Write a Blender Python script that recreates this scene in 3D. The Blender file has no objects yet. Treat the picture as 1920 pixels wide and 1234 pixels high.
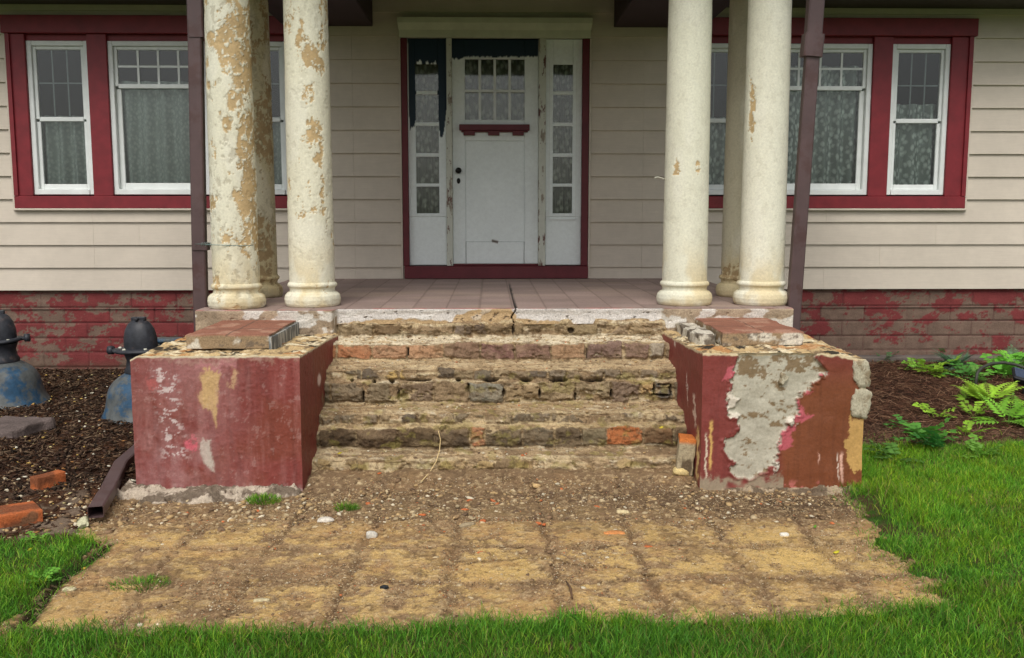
import bpy, math, random
import numpy as np
from mathutils import Vector, Matrix
R = math.radians
random.seed(7); RNG = np.random.default_rng(11)
sc = bpy.context.scene
COL = sc.collection

# ------------------------------------------------------------------ camera
FPX, CAMZ = 1800.0, 1.45
PITCH, YAW = math.atan(217/FPX), math.atan(40/FPX)
cd = bpy.data.cameras.new('camera'); cam = bpy.data.objects.new('camera', cd); COL.objects.link(cam)
cd.sensor_width = 36; cd.lens = FPX/1920*36; cd.clip_start = .05; cd.clip_end = 2000
cam.location = (0, 0, CAMZ); cam.rotation_euler = (math.pi/2-PITCH, 0, -YAW)
sc.camera = cam

# ------------------------------------------------------------------ world, sun, exposure
SUN_EL, SUN_AZ = R(52), R(190)          # high, behind the camera, veiled by cloud
w = bpy.data.worlds.new('World'); sc.world = w; w.use_nodes = True
nt = w.node_tree; nt.nodes.clear()
sky = nt.nodes.new('ShaderNodeTexSky'); sky.sky_type = 'NISHITA'; sky.sun_disc = False
sky.sun_elevation = SUN_EL; sky.sun_rotation = SUN_AZ; sky.air_density = 1.0; sky.dust_density = 4.0; sky.ozone_density = 1.0
hs = nt.nodes.new('ShaderNodeHueSaturation'); hs.inputs['Saturation'].default_value = .22
bg = nt.nodes.new('ShaderNodeBackground'); bg.inputs['Strength'].default_value = .12
wo = nt.nodes.new('ShaderNodeOutputWorld')
nt.links.new(sky.outputs[0], hs.inputs['Color']); nt.links.new(hs.outputs[0], bg.inputs['Color']); nt.links.new(bg.outputs[0], wo.inputs['Surface'])
sl = bpy.data.lights.new('sun', 'SUN'); so = bpy.data.objects.new('sun', sl); COL.objects.link(so)
sl.energy = 1.15; sl.angle = R(30); sl.color = (1.0, .96, .88)
dirv = Vector((math.sin(SUN_AZ)*math.cos(SUN_EL), math.cos(SUN_AZ)*math.cos(SUN_EL), math.sin(SUN_EL)))
so.rotation_euler = dirv.to_track_quat('Z', 'Y').to_euler(); so.location = (0, -5, 10)
sc.view_settings.view_transform = 'Standard'; sc.view_settings.look = 'None'
sc.view_settings.exposure = 0.4; sc.view_settings.gamma = 1.0

# ------------------------------------------------------------------ measuring helpers (photo pixel <-> point on a plane of the place)
_f = np.array([math.sin(YAW)*math.cos(PITCH), math.cos(YAW)*math.cos(PITCH), -math.sin(PITCH)])
_r = np.array([math.cos(YAW), -math.sin(YAW), 0.0]); _u = np.cross(_r, _f)
def _ray(u, v): return _f*FPX + _r*(u-960) - _u*(v-617)
def WY(u, v, Y):
    d = _ray(u, v); t = Y/d[1]; return d[0]*t, CAMZ+d[2]*t
def WZ(u, v, Z=0.0):
    d = _ray(u, v); t = (Z-CAMZ)/d[2]; return d[0]*t, d[1]*t
def PX(P):
    q = P - np.array([0, 0, CAMZ]); c = q@_f
    return 960+FPX*(q@_r)/c, 617-FPX*(q@_u)/c

# ------------------------------------------------------------------ numpy noise
def _h(ix, iy, iz, s):
    h = (ix.astype(np.int64)*374761393 + iy.astype(np.int64)*668265263 + iz.astype(np.int64)*2147483647 + s*974634777) & 0xffffffff
    h = ((h ^ (h >> 13))*1274126177) & 0xffffffff
    h = ((h ^ (h >> 16))*2246822519) & 0xffffffff
    return ((h ^ (h >> 15)) & 0xffff)/65535.0
def vn(x, y, z=0.0, s=0):
    x, y, z = np.broadcast_arrays(np.asarray(x, float), np.asarray(y, float), np.asarray(z, float))
    ix, iy, iz = np.floor(x), np.floor(y), np.floor(z)
    fx, fy, fz = x-ix, y-iy, z-iz
    ux, uy, uz = [t*t*t*(t*(t*6-15)+10) for t in (fx, fy, fz)]
    o = 0
    for a in (0, 1):
        wa = ux if a else 1-ux
        for b in (0, 1):
            wb = uy if b else 1-uy
            for c in (0, 1):
                wc = uz if c else 1-uz
                o = o + _h(ix+a, iy+b, iz+c, s)*wa*wb*wc
    return o
def fbm(x, y, z=0.0, o=4, s=0, g=.5):
    t, a, n = 0, 1, 0; x, y, z = np.asarray(x, float), np.asarray(y, float), np.asarray(z, float)
    for i in range(o):
        t = t + a*vn(x+i*7.3, y+i*3.1, z+i*1.7, s+i); n += a; a *= g
        x, y = (x*.798-y*.602)*2.03, (x*.602+y*.798)*2.03; z = z*2.03; y, z = y*.857-z*.515, y*.515+z*.857   # turn each octave so that no lattice shows
    return t/n                                     # 0..1, mean .5
def ss(a, b, x):
    t = np.clip((x-a)/(b-a), 0, 1); return t*t*(3-2*t)
def hash1(i, s=0): return _h(np.asarray(i), np.asarray(i)*0+3, np.asarray(i)*0+5, s)
def lin(c):
    c = np.asarray(c, float)/255; return np.where(c <= .04045, c/12.92, ((c+.055)/1.055)**2.4)
def mix(a, b, m): return a*(1-m[..., None]) + b*m[..., None]
def inpoly(u, v, poly):
    """signed distance (px, >0 inside) to a polygon"""
    p = np.asarray(poly, float); n = len(p)
    d2 = np.full(u.shape, 1e9); ins = np.zeros(u.shape, bool)
    for i in range(n):
        a, b = p[i], p[(i+1) % n]; e = b-a
        t = np.clip(((u-a[0])*e[0]+(v-a[1])*e[1])/(e@e+1e-9), 0, 1)
        d2 = np.minimum(d2, (u-a[0]-t*e[0])**2+(v-a[1]-t*e[1])**2)
        c = ((a[1] > v) != (b[1] > v)) & (u < (b[0]-a[0])*(v-a[1])/(b[1]-a[1]+1e-12)+a[0]); ins ^= c
    return np.where(ins, 1, -1)*np.sqrt(d2)

# ------------------------------------------------------------------ mesh builders
def npmesh(name, V, quads=None, tris=None, mat=None, parent=None, col=None, smooth=True):
    me = bpy.data.meshes.new(name)
    V = np.asarray(V, np.float32).reshape(-1, 3)
    q = np.zeros((0, 4), np.int32) if quads is None else np.asarray(quads, np.int32).reshape(-1, 4)
    t = np.zeros((0, 3), np.int32) if tris is None else np.asarray(tris, np.int32).reshape(-1, 3)
    me.vertices.add(len(V)); me.vertices.foreach_set('co', V.ravel())
    me.loops.add(q.size+t.size); me.loops.foreach_set('vertex_index', np.concatenate([q.ravel(), t.ravel()]))
    n = len(q)+len(t); me.polygons.add(n)
    st = np.concatenate([np.arange(len(q))*4, len(q)*4+np.arange(len(t))*3]).astype(np.int32)
    me.polygons.foreach_set('loop_start', st)
    me.polygons.foreach_set('loop_total', np.concatenate([np.full(len(q), 4), np.full(len(t), 3)]).astype(np.int32))
    me.update(calc_edges=True)
    if smooth: me.polygons.foreach_set('use_smooth', np.ones(n, bool))
    if col is not None:
        c = np.ones((len(V), 4), np.float32); c[:, :3] = np.clip(np.asarray(col).reshape(-1, 3), 0, 1)
        a = me.color_attributes.new('Col', 'FLOAT_COLOR', 'POINT'); a.data.foreach_set('color', c.ravel())
    if mat: me.materials.append(mat)
    ob = bpy.data.objects.new(name, me); COL.objects.link(ob)
    if parent: ob.parent = parent
    return ob
def gridfaces(n, m, wrap=False, off=0):
    i = np.arange(n-1)[:, None]; j = np.arange(m if wrap else m-1)[None, :]; j2 = (j+1) % m
    return (np.stack([i*m+j, i*m+j2, (i+1)*m+j2, (i+1)*m+j], -1).reshape(-1, 4)+off).astype(np.int32)
def grid(name, P, mat, parent=None, col=None, wrap=False, keep=None):
    n, m = P.shape[:2]; F = gridfaces(n, m, wrap)
    if keep is not None:
        F = F[keep.ravel()]
        used = np.unique(F); mp = np.zeros(n*m, np.int32); mp[used] = np.arange(len(used))
        return npmesh(name, P.reshape(-1, 3)[used], mp[F], None, mat, parent, None if col is None else col.reshape(-1, 3)[used])
    return npmesh(name, P, F, None, mat, parent, col)
class MB:
    """collects simple solids, built as one mesh"""
    def __init__(s): s.v = []; s.f = []
    def add(s, v, f):
        o = len(s.v); s.v += [tuple(p) for p in v]; s.f += [tuple(i+o for i in q) for q in f]; return s
    def box(s, x0, x1, y0, y1, z0, z1, b=0.0):
        if b <= 0:
            v = [(x, y, z) for z in (z0, z1) for y in (y0, y1) for x in (x0, x1)]
            f = [(0, 2, 3, 1), (4, 5, 7, 6), (0, 1, 5, 4), (2, 6, 7, 3), (0, 4, 6, 2), (1, 3, 7, 5)]
            return s.add(v, f)
        b = min(b, (x1-x0)*.45, (y1-y0)*.45, (z1-z0)*.45)     # chamfered box
        v = []; idx = {}
        for sx in (0, 1):
            for sy in (0, 1):
                for sz in (0, 1):
                    X, Y, Z = (x0, x1)[sx], (y0, y1)[sy], (z0, z1)[sz]
                    dx, dy, dz = (b, -b)[sx], (b, -b)[sy], (b, -b)[sz]
                    for a, p in enumerate(((X, Y+dy, Z+dz), (X+dx, Y, Z+dz), (X+dx, Y+dy, Z))):
                        idx[(sx, sy, sz, a)] = len(v); v.append(p)
        f = []
        g = lambda *k: idx[k]
        for i in (0, 1):
            f.append([g(i, 0, 0, 0), g(i, 0, 1, 0), g(i, 1, 1, 0), g(i, 1, 0, 0)][::1 if i == 0 else -1])
            f.append([g(0, i, 0, 1), g(1, i, 0, 1), g(1, i, 1, 1), g(0, i, 1, 1)][::1 if i == 0 else -1])
            f.append([g(0, 0, i, 2), g(0, 1, i, 2), g(1, 1, i, 2), g(1, 0, i, 2)][::1 if i == 0 else -1])
            for j in (0, 1):
                f.append([g(i, j, 0, 0), g(i, j, 1, 0), g(i, j, 1, 1), g(i, j, 0, 1)])
                f.append([g(i, 0, j, 0), g(i, 1, j, 0), g(i, 1, j, 2), g(i, 0, j, 2)])
                f.append([g(0, i, j, 1), g(1, i, j, 1), g(1, i, j, 2), g(0, i, j, 2)])
                for k in (0, 1): f.append([g(i, j, k, 0), g(i, j, k, 1), g(i, j, k, 2)])
        return s.add(v, f)
    def tube(s, pts, r, n=10, cap=True):
        pts = [Vector(p) for p in pts]; rr = r if hasattr(r, '__len__') else [r]*len(pts)
        rings = []; up = Vector((0, 0, 1))
        for i, p in enumerate(pts):
            t = (pts[min(i+1, len(pts)-1)]-pts[max(i-1, 0)]).normalized()
            a = t.cross(up); a = a.normalized() if a.length > 1e-3 else Vector((1, 0, 0))
            b = t.cross(a).normalized()
            rings.append([p+(a*math.cos(2*math.pi*k/n)+b*math.sin(2*math.pi*k/n))*rr[i] for k in range(n)])
        v = [q for g in rings for q in g]; f = []
        for i in range(len(pts)-1):
            for k in range(n): f.append((i*n+k, i*n+(k+1) % n, (i+1)*n+(k+1) % n, (i+1)*n+k))
        if cap: f += [tuple(range(n))[::-1], tuple((len(pts)-1)*n+k for k in range(n))]
        return s.add(v, f)
    def rtube(s, pts, w, d, xa=(1, 0, 0), cap=True):
        """rectangular duct"""
        pts = [Vector(p) for p in pts]; v = []; f = []; xa = Vector(xa)
        for i, p in enumerate(pts):
            t = (pts[min(i+1, len(pts)-1)]-pts[max(i-1, 0)]).normalized()
            a = (xa-t*xa.dot(t)).normalized(); b = t.cross(a)
            c = .18
            for sx, sy in ((-1, -1+c), (-1+c, -1), (1-c, -1), (1, -1+c), (1, 1-c), (1-c, 1), (-1+c, 1), (-1, 1-c)):
                v.append(p+a*sx*w/2+b*sy*d/2)
        for i in range(len(pts)-1):
            for k in range(8): f.append((i*8+k, i*8+(k+1) % 8, (i+1)*8+(k+1) % 8, (i+1)*8+k))
        if cap: f += [tuple(range(8))[::-1], tuple((len(pts)-1)*8+k for k in range(8))]
        return s.add(v, f)
    def lathe(s, prof, n=32, c=(0, 0, 0), sx=1, sy=1):
        v = [(c[0]+r*math.cos(2*math.pi*k/n)*sx, c[1]+r*math.sin(2*math.pi*k/n)*sy, c[2]+z) for r, z in prof for k in range(n)]
        f = [(i*n+k, i*n+(k+1) % n, (i+1)*n+(k+1) % n, (i+1)*n+k) for i in range(len(prof)-1) for k in range(n)]
        return s.add(v, f)
    def build(s, name, mat, parent=None, smooth=False):
        me = bpy.data.meshes.new(name); me.from_pydata(s.v, [], s.f); me.update()
        import bmesh
        bm = bmesh.new(); bm.from_mesh(me); bmesh.ops.recalc_face_normals(bm, faces=bm.faces); bm.to_mesh(me); bm.free()
        if smooth: me.polygons.foreach_set('use_smooth', [True]*len(me.polygons))
        me.materials.append(mat)
        ob = bpy.data.objects.new(name, me); COL.objects.link(ob)
        if parent: ob.parent = parent
        return ob
def empty(name, loc=(0, 0, 0)):
    o = bpy.data.objects.new(name, None); COL.objects.link(o); o.location = loc; o.empty_display_size = .1; return o
def tag(o, label=None, cat=None, group=None, kind=None):
    if label: o['label'] = label
    if cat: o['category'] = cat
    if group: o['group'] = group
    if kind: o['kind'] = kind
    return o
def origin_to(o, loc):
    """moves a top-level mesh's origin without moving the mesh"""
    o.data.transform(Matrix.Translation(-Vector(loc))); o.location = loc; return o

# ------------------------------------------------------------------ materials
def _new(name):
    m = bpy.data.materials.new(name); m.use_nodes = True; n = m.node_tree; b = n.nodes['Principled BSDF']; return m, n, b
def _noise(n, scale, detail=6, rough=.6, vec=None):
    t = n.nodes.new('ShaderNodeTexNoise'); t.inputs['Scale'].default_value = scale; t.inputs['Detail'].default_value = detail; t.inputs['Roughness'].default_value = rough
    if vec is None:
        g = n.nodes.new('ShaderNodeNewGeometry'); vec = g.outputs['Position']
    n.links.new(vec, t.inputs['Vector']); return t
def _bump(n, b, scale, strength, dist=.01, vec=None, detail=8):
    t = _noise(n, scale, detail, .65, vec); bp = n.nodes.new('ShaderNodeBump'); bp.inputs['Strength'].default_value = strength; bp.inputs['Distance'].default_value = dist
    n.links.new(t.outputs[0], bp.inputs['Height']); n.links.new(bp.outputs[0], b.inputs['Normal']); return t
def _mul(n, csock, tex, lo, hi):
    mr = n.nodes.new('ShaderNodeMapRange'); mr.inputs[1].default_value = .3; mr.inputs[2].default_value = .7; mr.inputs[3].default_value = lo; mr.inputs[4].default_value = hi
    n.links.new(tex, mr.inputs[0])
    v = n.nodes.new('ShaderNodeVectorMath'); v.operation = 'SCALE'; n.links.new(csock, v.inputs[0]); n.links.new(mr.outputs[0], v.inputs['Scale']); return v.outputs[0]
def vmat(name, rough=.9, bs=60, bst=.5, bd=.006, var=(.75, 1.25), vs=90, spec=.3, transl=0.0):
    m, n, b = _new(name); at = n.nodes.new('ShaderNodeAttribute'); at.attribute_name = 'Col'
    t = _noise(n, vs, 5, .7); c = _mul(n, at.outputs['Color'], t.outputs[0], *var); n.links.new(c, b.inputs['Base Color'])
    b.inputs['Roughness'].default_value = rough; b.inputs['Specular IOR Level'].default_value = spec
    if bst: _bump(n, b, bs, bst, bd)
    if transl:
        tr = n.nodes.new('ShaderNodeBsdfTranslucent'); ms = n.nodes.new('ShaderNodeMixShader'); ms.inputs[0].default_value = transl
        n.links.new(c, tr.inputs['Color']); o = n.nodes['Material Output']
        n.links.new(b.outputs[0], ms.inputs[1]); n.links.new(tr.outputs[0], ms.inputs[2]); n.links.new(ms.outputs[0], o.inputs['Surface'])
    return m
def smat(name, rgb, rough=.6, vs=12, var=(.85, 1.1), bs=80, bst=.15, bd=.003, spec=.4, metal=0, rgb2=None, s2=6, thr=(.52, .6)):
    m, n, b = _new(name); c0 = n.nodes.new('ShaderNodeRGB'); c0.outputs[0].default_value = (*lin(rgb), 1); src = c0.outputs[0]
    if rgb2 is not None:
        t2 = _noise(n, s2, 7, .7); mr = n.nodes.new('ShaderNodeMapRange'); mr.inputs[1].default_value, mr.inputs[2].default_value = thr; n.links.new(t2.outputs[0], mr.inputs[0])
        mx = n.nodes.new('ShaderNodeMix'); mx.data_type = 'RGBA'; n.links.new(mr.outputs[0], mx.inputs[0]); n.links.new(src, mx.inputs[6]); mx.inputs[7].default_value = (*lin(rgb2), 1); src = mx.outputs[2]
    t = _noise(n, vs, 6, .6); n.links.new(_mul(n, src, t.outputs[0], *var), b.inputs['Base Color'])
    b.inputs['Roughness'].default_value = rough; b.inputs['Specular IOR Level'].default_value = spec; b.inputs['Metallic'].default_value = metal
    if bst: _bump(n, b, bs, bst, bd)
    return m
M = {}
M['masonry'] = vmat('masonry', .95, 70, .7, .008, (.68, 1.3), 110, .15)
M['stucco'] = vmat('painted_stucco', .55, 55, .45, .005, (.82, 1.15), 70, .4)
M['column'] = vmat('column_plaster', .75, 60, .4, .004, (.86, 1.1), 80, .3)
M['tile'] = vmat('clay_tile', .7, 50, .3, .003, (.82, 1.15), 60, .3)
M['earth'] = vmat('earth', 1.0, 120, .9, .008, (.6, 1.35), 160, .05)
M['chips'] = vmat('chips', .95, 100, .4, .003, (.7, 1.25), 130, .1)
M['blade'] = vmat('grass_blade', .55, 50, 0, 0, (.85, 1.15), 30, .25, .35)
M['leaf'] = vmat('leaf', .5, 50, 0, 0, (.85, 1.15), 60, .3, .35)
M['foundation'] = vmat('painted_block', .8, 50, .6, .006, (.8, 1.2), 90, .25)
M['trim'] = smat('red_trim_paint', (122, 34, 42), .5, 9, (.8, 1.15), 60, .12, .002)
M['trimdk'] = smat('dark_red_door_paint', (96, 30, 38), .5, 9, (.8, 1.15), 60, .12, .002)
M['white'] = smat('white_window_paint', (222, 226, 224), .4, 8, (.9, 1.05), 60, .05, .001)
M['cream'] = smat('cream_header_paint', (196, 200, 176), .6, 6, (.85, 1.08), 40, .15, .002)
M['door'] = vmat('door_paint', .5, 35, .12, .002, (.93, 1.05), 30, .35)
M['brown'] = smat('brown_downspout_metal', (84, 66, 66), .45, 7, (.85, 1.15), 30, .08, .002, rgb2=(76, 54, 52), s2=5)
M['beam'] = smat('dark_maroon_beam_paint', (58, 40, 46), .7, 5, (.8, 1.1), 30, .2, .003)
M['ceiling'] = smat('porch_ceiling_board', (120, 118, 96), .8, 4)
M['dark'] = smat('dark_room', (62, 60, 56), .95, 3, bst=0)
M['blackmetal'] = smat('black_cast_iron', (44, 46, 52), .5, 25, (.6, 1.4), 60, .5, .004, rgb2=(84, 72, 70), s2=14, thr=(.55, .7))
M['bluepaint'] = smat('worn_blue_paint', (38, 74, 102), .6, 18, (.6, 1.25), 60, .4, .004, rgb2=(86, 90, 90), s2=8, thr=(.42, .52))
M['knob'] = smat('dark_knob', (40, 38, 36), .35, 20, metal=.6)
M['wire'] = smat('galvanised_wire', (120, 140, 136), .4, 20, metal=.5)
M['hook'] = smat('pale_hook', (190, 190, 175), .5, 20)
M['solar'] = smat('solar_panel', (62, 72, 92), .25, 20, spec=.6)
M['blackplastic'] = smat('black_plastic', (30, 30, 32), .5, 20)
M['hose'] = smat('hose_rubber', (60, 62, 52), .6, 20)
M['stone'] = smat('grey_stone', (120, 112, 108), .95, 14, (.7, 1.25), 30, .8, .012)
# siding: fine vertical-less grain stretched along the boards, faint stains
m, n, b = _new('vinyl_siding'); M['siding'] = m
g = n.nodes.new('ShaderNodeNewGeometry'); mp = n.nodes.new('ShaderNodeMapping'); mp.inputs['Scale'].default_value = (2.2, 1, 60)
n.links.new(g.outputs['Position'], mp.inputs[0]); t = _noise(n, 3, 6, .6, mp.outputs[0]); t2 = _noise(n, 1.6, 5, .6); t3 = _noise(n, 11, 7, .75)
c0 = n.nodes.new('ShaderNodeRGB'); c0.outputs[0].default_value = (*lin((202, 191, 176)), 1)
c = _mul(n, c0.outputs[0], t.outputs[0], .95, 1.04); c = _mul(n, c, t2.outputs[0], .90, 1.05); c = _mul(n, c, t3.outputs[0], .94, 1.03)
n.links.new(c, b.inputs['Base Color']); b.inputs['Roughness'].default_value = .6; b.inputs['Specular IOR Level'].default_value = .3
bp = n.nodes.new('ShaderNodeBump'); bp.inputs['Strength'].default_value = .25; bp.inputs['Distance'].default_value = .002; n.links.new(t.outputs[0], bp.inputs['Height']); n.links.new(bp.outputs[0], b.inputs['Normal'])
# glass: clear sheet with a weak reflection
m = bpy.data.materials.new('window_glass'); m.use_nodes = True; M['glass'] = m; n = m.node_tree; n.nodes.clear()
tr = n.nodes.new('ShaderNodeBsdfTransparent'); tr.inputs[0].default_value = (.93, .96, .95, 1); gl = n.nodes.new('ShaderNodeBsdfGlossy'); gl.inputs['Roughness'].default_value = .04
fr = n.nodes.new('ShaderNodeFresnel'); fr.inputs['IOR'].default_value = 1.5; mx = n.nodes.new('ShaderNodeMixShader'); o = n.nodes.new('ShaderNodeOutputMaterial')
tx = _noise(n, 1.5, 2); bp = n.nodes.new('ShaderNodeBump'); bp.inputs['Strength'].default_value = .1; bp.inputs['Distance'].default_value = .02; n.links.new(tx.outputs[0], bp.inputs['Height']); n.links.new(bp.outputs[0], gl.inputs['Normal'])
n.links.new(fr.outputs[0], mx.inputs[0]); n.links.new(tr.outputs[0], mx.inputs[1]); n.links.new(gl.outputs[0], mx.inputs[2]); n.links.new(mx.outputs[0], o.inputs['Surface'])
# lace curtain
def lace(name, c1, c2, scale, lo, hi):
    m, n, b = _new(name); g = n.nodes.new('ShaderNodeNewGeometry'); mp = n.nodes.new('ShaderNodeMapping'); mp.inputs['Scale'].default_value = (1, .2, .6)
    n.links.new(g.outputs['Position'], mp.inputs[0])
    v = n.nodes.new('ShaderNodeTexVoronoi'); v.inputs['Scale'].default_value = scale; n.links.new(mp.outputs[0], v.inputs[0])
    nn = _noise(n, scale*1.3, 4, .6, mp.outputs[0]); ad = n.nodes.new('ShaderNodeMath'); ad.operation = 'MULTIPLY_ADD'; ad.inputs[1].default_value = .9
    n.links.new(nn.outputs[0], ad.inputs[0]); n.links.new(v.outputs[0], ad.inputs[2])
    mr = n.nodes.new('ShaderNodeMapRange'); mr.inputs[1].default_value = lo; mr.inputs[2].default_value = hi; n.links.new(ad.outputs[0], mr.inputs[0])
    mx = n.nodes.new('ShaderNodeMix'); mx.data_type = 'RGBA'; n.links.new(mr.outputs[0], mx.inputs[0]); mx.inputs[6].default_value = (*lin(c1), 1); mx.inputs[7].default_value = (*lin(c2), 1)
    n.links.new(mx.outputs[2], b.inputs['Base Color']); b.inputs['Roughness'].default_value = 1; b.inputs['Specular IOR Level'].default_value = 0
    return m
M['lace'] = lace('floral_lace', (206, 212, 206), (136, 144, 138), 30, .66, 1.0)
M['sheer'] = lace('sheer_voile', (186, 192, 186), (156, 164, 158), 48, .5, 1.05)
M['gauze'] = lace('door_gauze', (176, 178, 164), (116, 118, 106), 26, .6, 1.0)

# ================================================================== THE HOUSE
YW = 8.59
house = tag(empty('house', (0, YW, 0)), 'beige clapboard house front with red trimmed windows and white front door behind the columns', 'house')
def kid(o, p): o.parent = p; o.matrix_parent_inverse = p.matrix_world.inverted() if False else Matrix.Translation(-p.location); return o
XL, XR = -6.2, 6.8
Z0, EXP = .772, .2003
openings = [(-4.12, -1.64, 1.52, 3.04), (1.655, 4.2, 1.52, 3.04), (-.765, .857, .872, 3.0)]
mb = MB()
for k in range(13):
    za, zb = Z0+k*EXP, Z0+(k+1)*EXP
    cuts = sorted({za, zb}|{z for o_ in openings for z in o_[2:] if za < z < zb})
    for z1, z2 in zip(cuts[:-1], cuts[1:]):
        zm = (z1+z2)/2; xs = [XL]
        for o_ in sorted(openings):
            if o_[2] < zm < o_[3]: xs += [o_[0], o_[1]]
        xs.append(XR)
        wj_ = .0012*math.sin(k*7.3)
        ya = YW+wj_-.02*(1-(z1-za)/EXP); yb = YW-.02*(1-(z2-za)/EXP)-.0005
        for a, bb in zip(xs[::2], xs[1::2]):
            # broken into lengths, butt joints a millimetre apart
            js = [a]+[j for j in (-5.3+.9*(k % 3), -3.1-.4*(k % 2), -1.2, 1.35+.0*k, 3.0+.5*(k % 3), 5.2) if a+.3 < j < bb-.3]+[bb]
            if k > 3 or True:
                for p, q in zip(js[:-1], js[1:]):
                    mb.add([(p+.0006, ya, z1), (q-.0006, ya, z1), (q-.0006, yb, z2), (p+.0006, yb, z2), (p, YW+.012, z1), (q, YW+.012, z1), (q, YW+.012, z2), (p, YW+.012, z2)],
                           [(0, 1, 2, 3), (0, 4, 5, 1), (0, 3, 7, 4), (1, 5, 6, 2), (4, 7, 6, 5)])
kid(mb.build('siding', M['siding']), house)
# foundation wall: painted block courses with the paint flaking off
def fnd():
    nx, nz = 1300, 86
    x = np.linspace(XL, XR, nx)[None, :]; z = np.linspace(-.05, .78, nz)[:, None]; X, Z = np.broadcast_arrays(x, z)
    ch = .134; row = np.floor((Z-.075)/ch); Lb = .40
    xo = X+row*.2+vn(X*.7, Z*0, 0, 4)*.01; ix = np.floor(xo/Lb)
    dx = np.minimum(xo-ix*Lb, (ix+1)*Lb-xo); dz = np.minimum(Z-.075-row*ch, (row+1)*ch-(Z-.075))
    mort = 1-ss(.003, .010, dz+fbm(X*30, Z*30)*.004); mortx = (1-ss(.002, .008, dx+fbm(X*40, Z*40)*.003))*.9
    mo = np.maximum(mort, mortx)
    paint = fbm(X*6, Z*10, 1, 8, 21, .74)+(hash1(ix*7+row*31, 3)-.5)*.13
    thr = np.where(X > 0, .485+.085*ss(.62, .3, Z), .492)
    pk = ss(thr-.012, thr+.012, paint)
    red = lin((116, 52, 52))*(.8+.4*fbm(X*12, Z*12, 0, 3, 5))[..., None]
    brk = lin((112, 92, 80))*(.75+.5*fbm(X*16, Z*16, 0, 4, 6))[..., None]
    c = mix(brk, red, pk); c = mix(c, lin((82, 46, 46))+0*c, mo*.6)
    c = mix(c, lin((86, 70, 56))+0*c, ss(.2, .08, Z+.05*fbm(X*8, Z*8))*.6*(X < 0))
    Y = YW+.02+.012*mo-.002*pk+.008*fbm(X*14, Z*14, 0, 4, 8)
    P = np.stack([X, Y, Z], -1); kid(grid('foundation_wall', P, M['foundation'], None, c), house)
fnd()
mb = MB(); mb.box(1.95, XR, YW-.10, YW+.03, .0, .165, .012); kid(mb.build('foundation_ledge', smat('ledge_concrete', (104, 94, 88), .95, 9, (.7, 1.2), 40, .6, .006)), house)

def pieces(name, boxes, mat, par, b=.004, local=False):
    for q in boxes:
        o_ = obox(name, [q], mat, None, b)
        if local: o_.parent = par
        else: kid(o_, par)
def obox(name, boxes, mat, parent, b=.004, smooth=False):
    mb_ = MB()
    for q in boxes: mb_.box(*q, b)
    o_ = mb_.build(name, mat, None, smooth); return o_
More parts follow.
